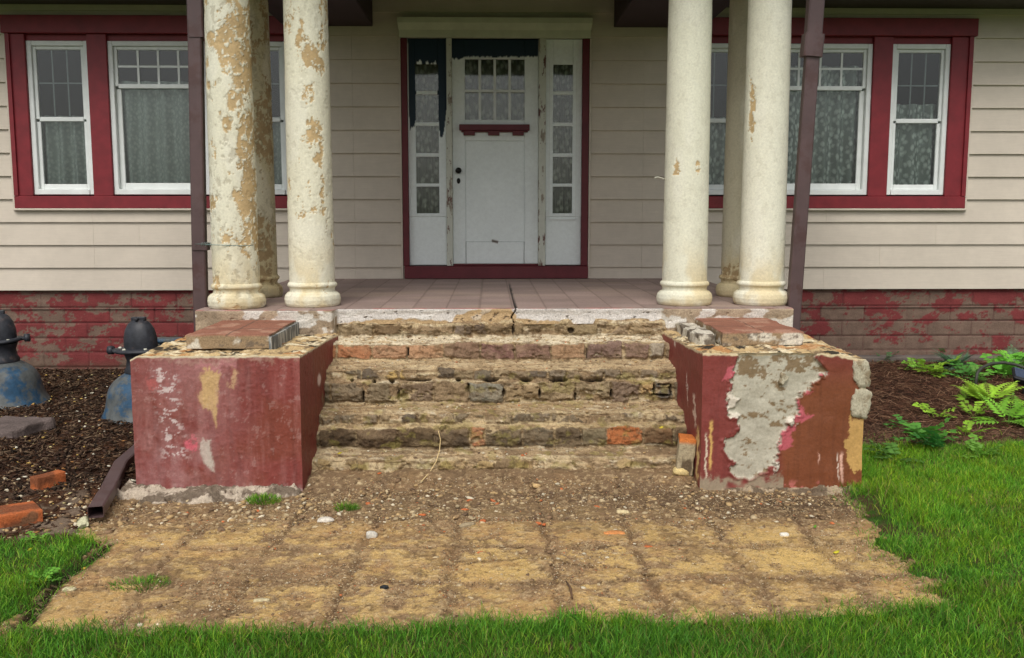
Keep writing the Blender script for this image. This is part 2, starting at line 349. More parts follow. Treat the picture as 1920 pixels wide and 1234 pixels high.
# --- windows
def curtain(x0, x1, z0, z1, mat, label, folds=5, amp=.022, y=YW+.115, seed=1, gather=False):
    nx, nz = 160, 60
    X = np.linspace(x0, x1, nx)[None, :]+np.zeros((nz, 1)); Z = np.linspace(z0, z1, nz)[:, None]+np.zeros((1, nx))
    ph = (X-x0)/(x1-x0)*folds*2*math.pi+3*fbm(X*4, Z*.6, 0, 2, seed)
    Y = y+amp*np.sin(ph)+.01*fbm(X*9, Z*1.2, 0, 2, seed+3)
    o_ = grid('curtain', np.stack([X, Y, Z], -1), mat)
    # a sewn top hem so that the cloth has an edge
    sol = o_.modifiers.new('thickness', 'SOLIDIFY'); sol.thickness = .0015
    tag(o_, label, 'curtain', 'curtains behind the front windows and door'); origin_to(o_, ((x0+x1)/2, y, z0)); return o_
def window_unit(x0, x1, z0, z1, kind):
    F = empty('window', (0, 0, 0)); kid(F, house)
    f = .042; yf = YW-.005
    fr_ = obox('window_frame', [(x0, x0+f, yf, yf+.09, z0, z1), (x1-f, x1, yf, yf+.09, z0, z1), (x0+f, x1-f, yf, yf+.09, z1-f, z1), (x0+f, x1-f, yf-.012, yf+.09, z0, z0+f*1.1)], M['white'], F)
    a, b_ = x0+f, x1-f; za, zb = z0+f*1.1, z1-f
    zr = za+(zb-za)*.50 if kind == 'side' else zb-.30
    zr = {'side': 2.262, 'mid': 2.545}[kind]; s = .030; yu, yl = yf+.022, yf+.045
    if kind == 'side': yu, yl = yf+.022, yf+.030
    up = obox('upper_sash', [(a, a+s, yu, yu+.03, zr, zb), (b_-s, b_, yu, yu+.03, zr, zb), (a+s, b_-s, yu, yu+.03, zb-s, zb), (a+s, b_-s, yu-.004, yu+.03, zr-.018, zr+.02)], M['white'], F)
    s2 = s+.014 if kind == 'mid' else s+.004
    lo = obox('lower_sash', [(a+.001, a+s2, yl, yl+.03, za, zr-.019), (b_-s2, b_-.001, yl, yl+.03, za, zr-.019), (a+s2, b_-s2, yl, yl+.03, za, za+s2+.012)], M['white'], F)
    gr = MB(); n_ = 3 if kind == 'side' else 4; t_ = .011 if kind == 'side' else .018; yg = yu+.018 if kind == 'side' else yu+.006
    for i in range(1, n_):
        xc = a+s+(b_-a-2*s)*i/n_; gr.box(xc-t_/2, xc+t_/2, yg, yg+.008, zr+.021, zb-s-.001)
    zc = (zr+zb)/2+.0; edges = [a+s]+[a+s+(b_-a-2*s)*i/n_ for i in range(1, n_)]+[b_-s]
    for i in range(n_): gr.box(edges[i]+(t_/2 if i else 0)+.0002, edges[i+1]-(t_/2 if i < n_-1 else 0)-.0002, yg+.0005, yg+.0075, zc-t_/2, zc+t_/2)
    mun = gr.build('muntin_grid', M['white'] if kind == 'mid' else M['greygrid'], None)
    gl_ = obox('glass_pane', [(a+s-.004, b_-s+.004, yu+.012, yu+.0145, zr+.012, zb-s+.004), (a+s-.004, b_-s+.004, yl+.012, yl+.0145, za+s, zr-.01)], M['glass'], F, 0)
    for o_ in (fr_, up, lo, mun, gl_): o_.parent = F; o_.location = (0, 0, 0)
    return F
M['greygrid'] = smat('grey_grid_bars', (122, 130, 128), .5, 10)
def casing(x0, x1, zb, zt, bays):
    """red surround: head board, sill board, jambs and mullions; a pale drip strip below"""
    h = .15; sb = .125
    bx = [(x0-.012, x1+.012, YW-.065, YW+.03, zt-h, zt), (x0+.01, x1-.01, YW-.045, YW+.06, zb+.018, zb+sb)]
    edges = [x0+.012]; 
    for a, b_ in bays: edges += [a, b_]
    edges.append(x1-.012)
    for a, b_ in zip(edges[::2], edges[1::2]):
        bx.append((a, b_, YW-.03, YW+.07, zb+sb+.0005, zt-h-.0005))
    o_ = obox('window_casing', bx, M['trim'], house, .004); kid(o_, house)
    # thin outer jamb lip standing proud, and the head rebate over the sashes
    o_ = obox('casing_lip', [(x0+.0125, x0+.05, YW-.05, YW-.0305, zb+sb+.001, zt-h-.001), (x1-.05, x1-.0125, YW-.05, YW-.0305, zb+sb+.001, zt-h-.001)]+[(a-.001, b_+.001, YW+.004, YW+.06, bayz1, zt-h-.0012) for a, b_ in bays], M['trim'], house, .002); kid(o_, house)
    o_ = obox('drip_strip', [(x0, x1, YW-.05, YW+.01, zb, zb+.0175), (x0-.012, x0+.0085, YW-.028, YW+.01, zb, zt-h-.002), (x1-.0085, x1+.012, YW-.028, YW+.01, zb, zt-h-.002)], M['siding'], house, .002); kid(o_, house)
bayz0, bayz1 = 1.612, 2.925
baysL = [(-3.995, -3.47), (-3.30, -2.46), (-2.285, -1.765)]
baysR = [(1.78, 2.29), (2.46, 3.36), (3.53, 4.05)]
casing(-4.165, -1.595, 1.475, 3.13, baysL); casing(1.61, 4.245, 1.475, 3.135, baysR)
for bays in (baysL, baysR):
    for i, (a, b_) in enumerate(bays): window_unit(a, b_, bayz0, bayz1, 'mid' if i == 1 else 'side')
curtain(-3.97, -3.49, 1.66, 2.30, M['sheer'], 'short plain pale curtain in folds behind the leftmost window beyond the left downspout', 4, .035, seed=3)
curtain(-3.27, -2.49, 1.66, 2.60, M['sheer'], 'plain sheer curtain filling the wide window left of the peeling columns', 5, .03, seed=5)
curtain(-2.26, -1.79, 1.66, 2.30, M['sheer'], 'short plain curtain behind the narrow window between the two peeling left columns', 4, .035, seed=7)
curtain(1.80, 2.27, 1.66, 2.30, M['lace'], 'lace curtain behind the narrow window seen between the right hand columns', 4, .03, seed=9)
curtain(2.49, 3.33, 1.66, 2.75, M['lace'], 'floral lace curtain behind the wide window crossed by the leaning right downspout', 6, .034, seed=11)
curtain(3.56, 4.02, 1.66, 2.42, M['lace'], 'floral lace curtain behind the rightmost narrow window', 3, .034, seed=13)
# dark room behind
mb = MB(); a, b_ = XL, XR
mb.add([(a, YW+.012, .6), (b_, YW+.012, .6), (b_, YW+2.2, .6), (a, YW+2.2, .6), (a, YW+.012, 3.5), (b_, YW+.012, 3.5), (b_, YW+2.2, 3.5), (a, YW+2.2, 3.5)],
       [(0, 3, 2, 1), (4, 5, 6, 7), (3, 7, 6, 2), (0, 4, 7, 3), (1, 2, 6, 5)])
kid(mb.build('interior_wall', M['dark']), house)

# --- door surround
def paintgrid(name, x0, x1, z0, z1, y, colf, step=.006, ydisp=None, th=.02):
    """a painted board front: fine grid front with returned edges"""
    nx, nz = max(3, int((x1-x0)/step)+1), max(3, int((z1-z0)/step)+1)
    X, Z = np.meshgrid(np.linspace(x0, x1, nx), np.linspace(z0, z1, nz))
    Y = np.full(X.shape, y) if ydisp is None else y+ydisp(X, Z)
    c = colf(X, Z)
    # pad ring going back
    P = np.stack([X, Y, Z], -1); P = np.pad(P, ((1, 1), (1, 1), (0, 0)), 'edge'); c = np.pad(c, ((1, 1), (1, 1), (0, 0)), 'edge')
    P[0, :, 1] = P[-1, :, 1] = P[:, 0, 1] = P[:, -1, 1] = y+th
    return grid(name, P, M['door'], None, c)
WH, CRM, NAVY, TRM = lin((230, 237, 236)), lin((200, 200, 182)), lin((12, 38, 54)), lin((118, 34, 44))
def navy_mask(X, Z):
    """unfinished navy repaint: brushed band over the door, deeper drips at the left sidelight"""
    U, V = PX(np.stack([X, np.full(X.shape, YW), Z], -1))
    st = (fbm(X*90, Z*3, 0, 3, 31)-.5)
    lim = np.full(X.shape, -1e3)
    lim = np.where((U > 846) & (U < 1009), 106+st*8+np.where(U < 868, 4, 0)+np.where(abs(U-928) < 5, 10, 0), lim)
    left = (U < 838); l = np.interp(U, [750, 764, 768, 775, 779, 781, 819, 821, 826, 832, 838], [60, 60, 246, 238, 225, 118, 118, 215, 262, 252, 200])
    lim = np.where(left, l+st*22, lim)
    return ss(-1.5, 1.5, lim-V)*(U > 752)
def peel_white(X, Z):
    c = np.broadcast_to(WH, X.shape+(3,)).copy()
    c *= (.94+.1*fbm(X*3, Z*3, 0, 4, 12))[..., None]
    return mix(c, NAVY+0*c, navy_mask(X, Z))
def peel_post(X, Z):
    c = np.broadcast_to(lin((196, 198, 186)), X.shape+(3,)).copy()
    f_ = fbm(X*26, Z*7, 0, 6, 44, .65); c = mix(c, lin((122, 106, 88))+0*c, ss(.60, .66, f_)*.8); f2 = fbm(X*40, Z*9, 2, 5, 49, .65); c = mix(c, lin((98, 62, 54))+0*c, ss(.66, .70, f2))
    return mix(c, NAVY+0*c, navy_mask(X, Z)*(X < -.38))
obs = []
dframe = empty('door_frame'); kid(dframe, house)
def pk(o_, p): o_.parent = p; return o_
# jamb casings (maroon), threshold, cream header
pieces('side_casing', [(-.775, -.722, YW-.03, YW+.06, .985, 2.955), (.806, .866, YW-.03, YW+.06, .985, 2.955)], M['trimdk'], dframe, .004, True)
pk(obox('threshold', [(-.765, .868, YW-.055, YW+.08, .873, .9835), (-.33, .49, YW-.02, YW+.08, .9845, 1.0)], M['trimdk'], None, .005), dframe)
mb = MB(); pr = [(.0, 2.958), (.045, 2.958), (.05, 2.985), (.055, 3.02), (.085, 3.075), (.088, 3.12), (.0, 3.125)]
for i, (d_, z_) in enumerate(pr): pass
xs_ = (-.785, .872); v_ = [(x_+(-1 if x_ < 0 else 1)*max(0, d_-.05)*.3, YW-d_, z_) for x_ in xs_ for d_, z_ in pr]; k = len(pr)
mb.add(v_, [(i, i+1, k+i+1, k+i) for i in range(k-1)]+[tuple(range(k)), tuple(range(k, 2*k))[::-1]])
pk(mb.build('header', M['cream']), dframe)
for x0_, x1_ in ((-.388, -.335), (.425, .487)):
    pk(paintgrid('post', x0_, x1_, .985, 2.957, YW-.028, peel_post, .005, lambda X, Z: .003*fbm(X*30, Z*12, 0, 4, 3), .08), dframe)
pieces('casing_strip', [(-.792, -.777, YW-.035, YW+.01, .873, 2.957), (.868, .884, YW-.035, YW+.01, .873, 2.957)], M['siding'], dframe, .002, True)
def lightpanel(x0, x1, gx0, gx1, zs, name):
    """sidelight: stiles, rails, muntins and a lower panel, glazing behind"""
    S = empty(name); kid(S, house); zt = 2.955; yb = YW+.005; top = zs[0][1]; bot = zs[-1][0]
    pk(paintgrid('stile', x0, gx0, bot-.03, zt, yb, peel_white, .006), S); pk(paintgrid('stile', gx1, x1, bot-.03, zt, yb, peel_white, .006), S)
    pk(paintgrid('rail', gx0+.0005, gx1-.0005, top, zt, yb+.001, peel_white, .006), S)
    for i in range(len(zs)):
        zlo = zs[i][0]; zn = zs[i+1][1] if i < len(zs)-1 else zlo-.03
        pk(paintgrid('muntin', gx0+.0005, gx1-.0005, zn, zlo, yb+.003, peel_white, .006), S)
    pk(paintgrid('panel', x0, x1, .99, bot-.0305, yb+.006, peel_white, .01), S)
    # bead round the glass
    be = MB(); bw = .012
    be.box(gx0-.035, gx0-.030, yb-.004, yb, bot-.055, top+.03); be.box(gx1+.030, gx1+.035, yb-.004, yb, bot-.055, top+.03); be.box(gx0-.0295, gx1+.0295, yb-.004, yb+.002, bot-.062, bot-.052)
    if x0 > 0: pk(be.build('bead', M['white']), S)
    pk(obox('glass_pane', [(gx0-.003, gx1+.003, yb+.014, yb+.0165, bot-.003, top+.003)], M['glass'], None, 0), S)
    return S
zsl = [(2.512, 2.741), (2.262, 2.475), (1.995, 2.222), (1.728, 1.955), (1.452, 1.690)]
zsl = [(WY(800, b__, YW)[1], WY(800, a__, YW)[1]) for a__, b__ in ((120, 170), (177, 229), (236, 287), (294, 344), (350, 400))]
lightpanel(-.7215, -.3885, -.655, -.453, zsl, 'sidelight'); lightpanel(.4875, .8055, .552, .725, zsl, 'sidelight')
# door leaf
dr = empty('front_door'); kid(dr, house); yd = YW+.022
dx0, dx1 = -.334, .424; gx = (-.222, .302); gz = (2.267, 2.785)
def wc(X, Z):
    c = peel_white(X, Z); 
    U, V = PX(np.stack([X, np.full(X.shape, YW), Z], -1))
    m_ = ss(4, 1, abs(V-453-(U-928)*.25))*(abs(U-928) < 6)
    return mix(c, lin((110, 100, 90))+0*c, m_*1.0)
pk(paintgrid('stile', dx0, gx[0], 1.002, 2.955, yd, wc, .006), dr); pk(paintgrid('stile', gx[1], dx1, 1.002, 2.955, yd, wc, .006), dr)
pk(paintgrid('rail', gx[0]+.0005, gx[1]-.0005, gz[1], 2.955, yd+.0008, wc, .006), dr)
pk(paintgrid('rail', gx[0]+.0005, gx[1]-.0005, 2.085, gz[0], yd+.0008, wc, .006), dr)
pk(paintgrid('door_panel', gx[0]+.0005, gx[1]-.0005, 1.198, 2.0845, yd+.011, wc, .006), dr)
pk(paintgrid('kick_rail', gx[0]+.004, gx[1]-.004, 1.002, 1.196, yd+.004, wc, .006), dr)
mu = MB(); t_ = .024; cw = (gx[1]-gx[0])/4
for i in range(1, 4): mu.box(gx[0]+cw*i-t_/2, gx[0]+cw*i+t_/2, yd+.002, yd+.03, gz[0], gz[1], .003)
for i in range(4): mu.box(gx[0]+cw*i+(t_/2 if i else 0), gx[0]+cw*(i+1)-(t_/2 if i < 3 else 0), yd+.003, yd+.03, (gz[0]+gz[1])/2-t_/2-.01, (gz[0]+gz[1])/2+t_/2-.01, .003)
mu.box(gx[0]-.0, gx[1], yd-.004, yd+.02, gz[1]-.0, gz[1]+.016, .003)
pk(mu.build('muntin_grid', M['white']), dr)
pk(obox('glass_pane', [(gx[0]-.003, gx[1]+.003, yd+.034, yd+.0365, gz[0]-.003, gz[1]+.003)], M['glass'], None, 0), dr)
sh = MB(); sh.box(-.272, .345, yd-.05, yd-.0005, 2.172, 2.224, .004)
for xc in (-.185, .03, .245): sh.box(xc-.05, xc+.05, yd-.038, yd-.0005, 2.13, 2.171, .003)
sh.box(-.255, .33, yd-.028, yd-.0005, 2.158, 2.1715, .002)
pk(sh.build('dentil_shelf', M['trimdk']), dr)
kb = MB(); kb.lathe([(0, -.05), (.018, -.048), (.026, -.036), (.024, -.022), (.012, -.012), (.010, 0), (.028, .0)], 20)
ko = kb.build('door_knob', M['knob'], None, True); ko.rotation_euler = (R(-90), 0, 0); ko.location = (-.282, yd, 1.825); ko.scale = (1, 1, 1); ko.parent = dr
for v_ in ko.data.vertices: v_.co.z = -v_.co.z*0+v_.co.z
lk = MB(); lk.lathe([(0, -.008), (.014, -.006), (.016, 0)], 16, sy=1.6)
lo_ = lk.build('key_plate', M['knob'], None, True); lo_.rotation_euler = (R(-90), 0, 0); lo_.location = (-.282, yd, 1.735); lo_.parent = dr
curtain(-.24, .32, 2.20, 2.85, M['gauze'], 'thin gathered curtain behind the eight small panes of the front door', 9, .010, YW+.082, 21)
curtain(-.69, -.42, 1.40, 2.80, M['gauze'], 'narrow gathered curtain in the navy smeared sidelight left of the door', 5, .010, YW+.045, 22)
curtain(.53, .75, 1.40, 2.80, M['gauze'], 'narrow ragged curtain in the white sidelight right of the door', 5, .010, YW+.045, 23)
# eaves and roof
pieces('soffit', [(XL, -1.80, YW-.62, YW+.05, 3.225, 3.28), (1.90, XR, YW-.62, YW+.05, 3.225, 3.28)], smat('soffit_paint', (70, 66, 58), .8), house, 0)
pieces('eave_fascia', [(XL, -2.45, YW-.65, YW-.621, 3.19, 3.42), (2.55, XR, YW-.65, YW-.621, 3.19, 3.42)], M['trimdk'], house)
mb = MB(); mb.add([(XL-.3, YW-.75, 3.43), (XR+.3, YW-.75, 3.43), (XR+.3, YW+3, 5.3), (XL-.3, YW+3, 5.3), (XL-.3, YW-.75, 3.37), (XR+.3, YW-.75, 3.37), (XR+.3, YW+3, 3.37), (XL-.3, YW+3, 3.37)],
    [(0, 1, 2, 3), (4, 7, 6, 5), (0, 4, 5, 1), (3, 2, 6, 7), (0, 3, 7, 4), (1, 5, 6, 2)])
kid(mb.build('roof', smat('roof_shingle', (70, 66, 64), .95, 20)), house)
pieces('end_wall', [(XL-.06, XL, YW, YW+2.3, 0, 3.36), (XR, XR+.06, YW, YW+2.3, 0, 3.36)], M['siding'], house, 0)

# ================================================================== THE PORCH
porch = tag(empty('porch', (0, 5.87, 0)), 'raised front porch with reddish brown tiled floor and dark ceiling beams', 'porch')
PL, PR, PF, PZ = -1.775, 1.86, 5.87, .87
def front_y(X): return PF-.09*ss(-.93, -.96, X)-.03*ss(1.05, 1.08, X)
def floor():
    nx, ny = 420, 300
    X, T = np.meshgrid(np.linspace(PL, PR, nx), np.linspace(0, 1, ny)); y0 = front_y(X); Y = y0+(YW+.01-y0)*T
    x0 = WZ(899.7, 571, PZ)[0]; L = .2045
    xi = np.floor((X-x0)/L); fx = X-x0-xi*L; dx = np.minimum(fx, L-fx)
    yy = (Y-5.905)/L; yi = np.floor(yy); dy = np.minimum(yy-yi, 1-(yy-yi))*L
    wj = np.maximum(1-ss(.003, .007, dx), (1-ss(.002, .005, dy))*.35)
    crack = (1-ss(.004, .010, abs(X-x0-L-.012-.018*fbm(Y*2+3, X*0, 0, 3, 9)-.0)))*ss(8.4, 7.4, Y)
    base = lin((150, 130, 122))*(.86+.28*hash1(xi*13+yi*101, 5))[..., None]*(.85+.3*fbm(X*3, Y*3, 0, 5, 6))[..., None]
    base = mix(base, lin((168, 148, 130))+0*base, ss(.5, .75, fbm(X*2.2, Y*5, 0, 5, 61))*.5)
    c = mix(base, lin((104, 86, 78))+0*base, wj*.6); c = mix(c, lin((26, 22, 20))+0*c, crack)
    edge = ss(.05, .0, Y-y0)*ss(.42, .6, fbm(X*9, Y*9, 0, 4, 71)); c = mix(c, lin((172, 112, 104))+0*c, edge*.8)
    Z = PZ-.002*wj-.01*crack+.0015*fbm(X*4, Y*4, 0, 3, 8)-.008*ss(.02, 0, Y-y0)*fbm(X*14, Y*3, 0, 3, 72)
    kid(grid('floor_tiles', np.stack([X, Y, Z], -1), M['tile'], None, c), porch)
floor()
def edge_band():
    # plaster fascia below the tiles, ragged at its foot; tall on the outer blocks beneath the columns
    nx, nz = 720, 60
    X, T = np.meshgrid(np.linspace(PL, PR, nx), np.linspace(0, 1, nz))
    zl = .775+0*X; zl = np.where((X < -.95) | (X > 1.06), .60, zl)
    zl = zl+.012*(fbm(X*7, X*0, 0, 4, 3)-.5)
    Z = zl+(PZ-.004-zl)*T; U, V = PX(np.stack([X, np.full(X.shape, PF), Z], -1))
    c = np.broadcast_to(lin((208, 202, 196)), X.shape+(3,)).copy()*(.82+.3*fbm(X*8, Z*20, 0, 5, 14))[..., None]
    tan = lin((188, 160, 122))
    d = inpoly(U+(fbm(X*14, Z*14, 0, 4, 5)-.5)*26, V+(fbm(X*14, Z*14, 3, 4, 6)-.5)*8, [(846, 612), (862, 590), (905, 577), (955, 580), (962, 590), (968, 612), (1000, 608), (985, 612)])
    c = mix(c, tan+0*c, ss(-1.5, 1.5, d)); d = V-np.interp(U, [640, 720, 760, 850, 980, 1050, 1100, 1140, 1180, 1230], [606, 598, 597, 603, 598, 603, 609, 608, 604, 604])+(fbm(X*25, Z*25, 0, 4, 7)-.5)*8
    c = mix(c, tan*.9+0*c, ss(-1.5, 1.5, d)); sc_ = ss(.62, .68, fbm(X*10-Z*16, Z*14+X*6, 0, 5, 77)); c = mix(c, lin((226, 222, 214))+0*c, sc_*.35)
    pits = ss(.77, .80, fbm(X*38, Z*38, 0, 3, 17)); c = mix(c, lin((96, 84, 72))+0*c, pits*.7)
    blk = ((X < -.94) | (X > 1.05)); bc = mix(lin((160, 142, 120))*(.6+.8*fbm(X*12, Z*12, 1, 5, 19))[..., None], lin((206, 200, 190))+0*c, ss(.5, .56, fbm(X*9, Z*14, 0, 5, 18)))
    c = np.where(blk[..., None], bc, c)
    ck = 1-ss(.003, .007, abs(X-WY(963, 595, PF)[0]-.012*np.sin(Z*60))); c = mix(c, lin((40, 32, 26))+0*c, ck)
    Y = front_y(X)+.006-.016*fbm(X*9, Z*12, 0, 5, 24)-.002*sc_+.02*ck+.006*pits-.008*ss(.6, 1, T)
    P = np.stack([X, Y, Z], -1)
    # returns: to the back at the two ends, and up to the tile line
    P = np.pad(P, ((1, 1), (1, 1), (0, 0)), 'edge'); c = np.pad(c, ((1, 1), (1, 1), (0, 0)), 'edge')
    P[:, 0, 1] = YW; P[:, -1, 1] = YW; P[-1, 1:-1, 1] += .05; P[-1, :, 2] += .001; P[0, 1:-1, 1] += .15
    kid(grid('slab_edge', P, M['masonry'], None, c), porch)
edge_band()
mb = MB(); mb.box(PL+.03, PR-.03, PF+.03, YW+.01, -.05, .855); kid(mb.build('porch_base', smat('porch_base_brick', (120, 70, 62), .95, 12, rgb2=(110, 96, 84)), None), porch)
for x0_, x1_ in ((-1.78, -1.012), (1.075, 1.86)):
    kid(obox('ceiling_beam', [(x0_, x1_, 6.271, YW-.0215, 3.052, 3.36)], M['beam'], None, .006), porch)
kid(obox('front_beam', [(-2.1, 2.2, 5.78, 6.27, 3.054, 3.52)], M['beam'], None, .006), porch)
kid(obox('ceiling', [(-2.35, 2.45, 5.35, YW-.66, 3.54, 3.6), (-1.01, 1.073, YW-.66, YW+.0, 3.38, 3.44), ], M['ceiling'], None, 0), porch)
kid(obox('porch_roof', [(-2.45, 2.55, 5.25, YW-.2, 3.61, 3.75)], smat('porch_roof_felt', (70, 66, 64), .95), None, .01), porch)

# --- columns
def column(u, v, Y, label, peel, spots, tone=(220, 216, 194), seed=0, dark=0):
    cx = WY(u, v, Y)[0]; root = empty('porch_column', (cx, Y, PZ)); tag(root, label, 'column', 'round columns holding up the porch roof')
    nt_ = 150
    th = np.linspace(0, 2*math.pi, nt_, endpoint=False)
    def ring(rs, zs, name, base):
        A, ZZ = np.meshgrid(th, zs); RR = np.interp(ZZ, zs, rs)
        x, y = np.cos(A), np.sin(A); X = cx+x*.14; Yp = Y+y*.14; Zw = ZZ+PZ
        P0 = np.stack([cx+x*RR, Y+y*RR, Zw], -1); U, V = PX(P0)
        warp = (fbm(X*11, Yp*11, Zw*9, 4, 50+seed)-.5); rag = fbm(X*30, Yp*30, Zw*22, 5, seed+8, .7)-.5
        f_ = fbm(X*10, Yp*10, Zw*6, 8, seed+60, .72)
        pm = ss(peel-.012, peel-.004, f_) if peel < .67 else 0*f_
        for (pu, pv, ru, rv) in spots:
            e = 1-np.sqrt(((U-pu)/(ru*.9))**2+((V-pv)/(rv*.95))**2)+1.7*warp+2.4*rag
            pm = np.maximum(pm, ss(.0, .05, e))
        chalk = ss(.5, .62, fbm(X*5, Yp*5, Zw*2.5, 5, seed+70)); scuff = ss(.60, .63, fbm(X*30, Yp*30, Zw*22, 5, seed+71, .65))
        c = lin(tone)*(.93+.14*fbm(X*4, Yp*4, Zw*2, 4, seed+3))[..., None]
        c = mix(c, lin((226, 223, 208))+0*c, chalk*.35)
        low = ss(1.35, .95, Zw); c = mix(c, lin((206, 186, 138))+0*c, low*ss(.38, .6, fbm(X*7, Yp*7, Zw*4, 4, seed+4))*.7)
        gr_ = ss(.55, .60, fbm(X*16, Yp*16, Zw*7, 7, seed+5, .7)); c = mix(c, lin((178, 170, 146))+0*c, gr_*(.22 if peel < .65 else .10))
        c = mix(c, lin((140, 128, 104))+0*c, scuff*(.4 if peel < .65 else .12))
        pm = pm*(1-ss(.60, .62, fbm(X*42, Yp*42, Zw*30, 5, seed+15, .65)))
        brn = lin((188, 162, 120))*(.75+.5*fbm(X*18, Yp*18, Zw*18, 4, seed+7))[..., None]
        if dark: brn = brn*.75
        c = mix(c, brn, pm)
        am = 1 if peel < .67 else .4; d = -.0035*pm+.003*am*(fbm(X*20, Yp*20, Zw*14, 4, seed+9)-.5)+.004*(fbm(X*5, Yp*5, Zw*3, 3, seed+10)-.5)-.002*am*scuff
        if base: d = d+.004*(fbm(X*14, Yp*14, Zw*14, 3, seed+12)-.5)
        rim = np.stack([cx+x*(RR+d), Y+y*(RR+d), Zw], -1)
        o_ = grid(name, rim, M['column'], None, c, wrap=True); kid(o_, root)
    bz = [0, .004, .02, .045, .07, .085, .090, .092, .105, .118, .122, .128, .138, .148, .153]
    br = [.158, .166, .174, .177, .172, .158, .150, .143, .141, .144, .150, .156, .156, .150, .142]
    zz = np.linspace(0, .153, 46); ring(np.interp(zz, bz, br), zz, 'column_base', True)
    zz = np.linspace(.153, 3.056-PZ, 420); ring(.1425-.012*(zz/2.2)**1.3, zz, 'shaft', False)
column(444, 545, 5.97, 'heavily peeling cream column at far left of the porch front, brown downspout beside it', .615,
       [(440, 75, 30, 55), (462, 45, 16, 60), (398, 70, 12, 16), (462, 130, 26, 40), (427, 235, 12, 22), (440, 190, 14, 18), (462, 270, 22, 70), (470, 340, 20, 50), (455, 380, 14, 30), (478, 430, 12, 60), (410, 60, 10, 8)], seed=1)
column(586, 545, 6.08, 'cream column left of the steps with tan bare patch near its top', .66,
       [(562, 65, 9, 30), (578, 105, 24, 28), (592, 115, 18, 20), (590, 250, 20, 28), (600, 285, 10, 30), (570, 180, 6, 16), (604, 360, 6, 30)], seed=2)
column(1283, 540, 6.12, 'smooth cream column right of the steps with small pale hook on its left side', .70, [(1270, 315, 7, 14), (1308, 312, 4, 12)], tone=(222, 220, 200), seed=3)
column(1427, 540, 6.12, 'cream column at the right front corner with thin vertical rusty scrape', .71, [(1409, 190, 6, 36), (1408, 225, 6, 20), (1409, 262, 3, 8)], tone=(224, 221, 202), seed=4)
column(481, 500, 6.74, 'rear column with brown worn middle standing behind the far left peeling column', .60, [(492, 230, 30, 40), (500, 285, 16, 30), (480, 430, 22, 50), (498, 470, 14, 40)], tone=(196, 186, 152), seed=5, dark=1)
column(1391, 500, 6.72, 'plain rear column with brown ring near its foot behind the right front pair', .72, [(1375, 510, 30, 12), (1400, 525, 20, 9)], tone=(190, 184, 160), seed=6, dark=1)
# iron hook in column three, wire round the left downspout
mb = MB(); hx, hz = WY(1250, 336, 6.12); mb.tube([(hx+.01, 6.12, hz-.01), (hx-.03, 6.10, hz+.004), (hx-.06, 6.09, hz+.012), (hx-.078, 6.09, hz+.010), (hx-.08, 6.09, hz+.0)], .0035, 8)
tag(mb.build('wall_hook', M['hook'], None, True), 'small bent pale hook sticking out of the column right of the steps', 'hook')
mb = MB()
p0 = WY(392, 459, 5.83); p1 = WY(480, 462, 5.82)
mb.tube([(-1.815, 5.95, p0[1]), (-1.76, 5.86, p0[1]+.004), (-1.70, 5.835, p0[1]), (-1.60, 5.822, p0[1]-.002), (-1.5, 5.845, p1[1]+.002), (-1.45, 5.90, p1[1]+.004), (-1.44, 5.99, p1[1]+.006)], .0025, 6)
for k in range(5): mb.tube([(-1.745+.012*k, 5.845, p0[1]-.012+.004*(k % 2)), (-1.735+.012*k, 5.84, p0[1]+.014), (-1.728+.012*k, 5.85, p0[1]-.004)], .0022, 6)
tag(mb.build('tie_wire', M['wire'], None, True), 'twisted thin wire tying the left downspout to the peeling column', 'wire')

def jag(name, x0, x1, y0, y1, z0, z1, colf, mat, amp=.012, st=.008, seed=0, fr=14, loc=None, rot=0, top=None):
    """rough broken block: displaced box"""
    nx, ny, nz = [max(3, int((b-a)/st)+1) for a, b in ((x0, x1), (y0, y1), (z0, z1))]
    V_, F_, off = [], [], 0
    for fx in range(6):
        if fx < 2: A, B = np.meshgrid(np.linspace(y0, y1, ny), np.linspace(z0, z1, nz)); P = np.stack([np.full(A.shape, (x0, x1)[fx]), A, B], -1); fl = fx == 0
        elif fx < 4: A, B = np.meshgrid(np.linspace(x0, x1, nx), np.linspace(z0, z1, nz)); P = np.stack([A, np.full(A.shape, (y0, y1)[fx-2]), B], -1); fl = fx == 3
        else: A, B = np.meshgrid(np.linspace(x0, x1, nx), np.linspace(y0, y1, ny)); P = np.stack([A, B, np.full(A.shape, (z0, z1)[fx-4])], -1); fl = fx == 4
        f = gridfaces(*P.shape[:2], off=off); 
        if fl: f = f[:, ::-1]
        V_.append(P.reshape(-1, 3)); F_.append(f); off += P.shape[0]*P.shape[1]
    P = np.concatenate(V_); F = np.concatenate(F_); c = colf(P)
    x, y, z = P.T; D = np.stack([fbm(x*fr+s_, y*fr, z*fr, 4, seed+i*5)-.5 for i, s_ in enumerate((0, 9, 17))], -1)
    mid = np.array([(x0+x1)/2, (y0+y1)/2, (z0+z1)/2]); half = np.array([x1-x0, y1-y0, z1-z0])/2
    q = np.abs(P-mid)/half; corner = np.sort(q, axis=1)[:, 1]; rd = ss(.8, 1.0, corner)[:, None]
    P2 = P+D*2*amp-(P-mid)/np.maximum(np.abs(P-mid), 1e-6)*rd*amp*.35
    if top is not None: P2[:, 2] = top(P2)
    # shift along x,y,z by half grid is not needed: faces share displaced positions
    o_ = npmesh(name, P2, F, None, mat, None, c)
    if loc is not None:
        o_.data.transform(Matrix.Translation((-mid[0], -mid[1], -z0))); o_.location = loc; o_.rotation_euler = rot if hasattr(rot, '__len__') else (0, 0, rot)
    return o_
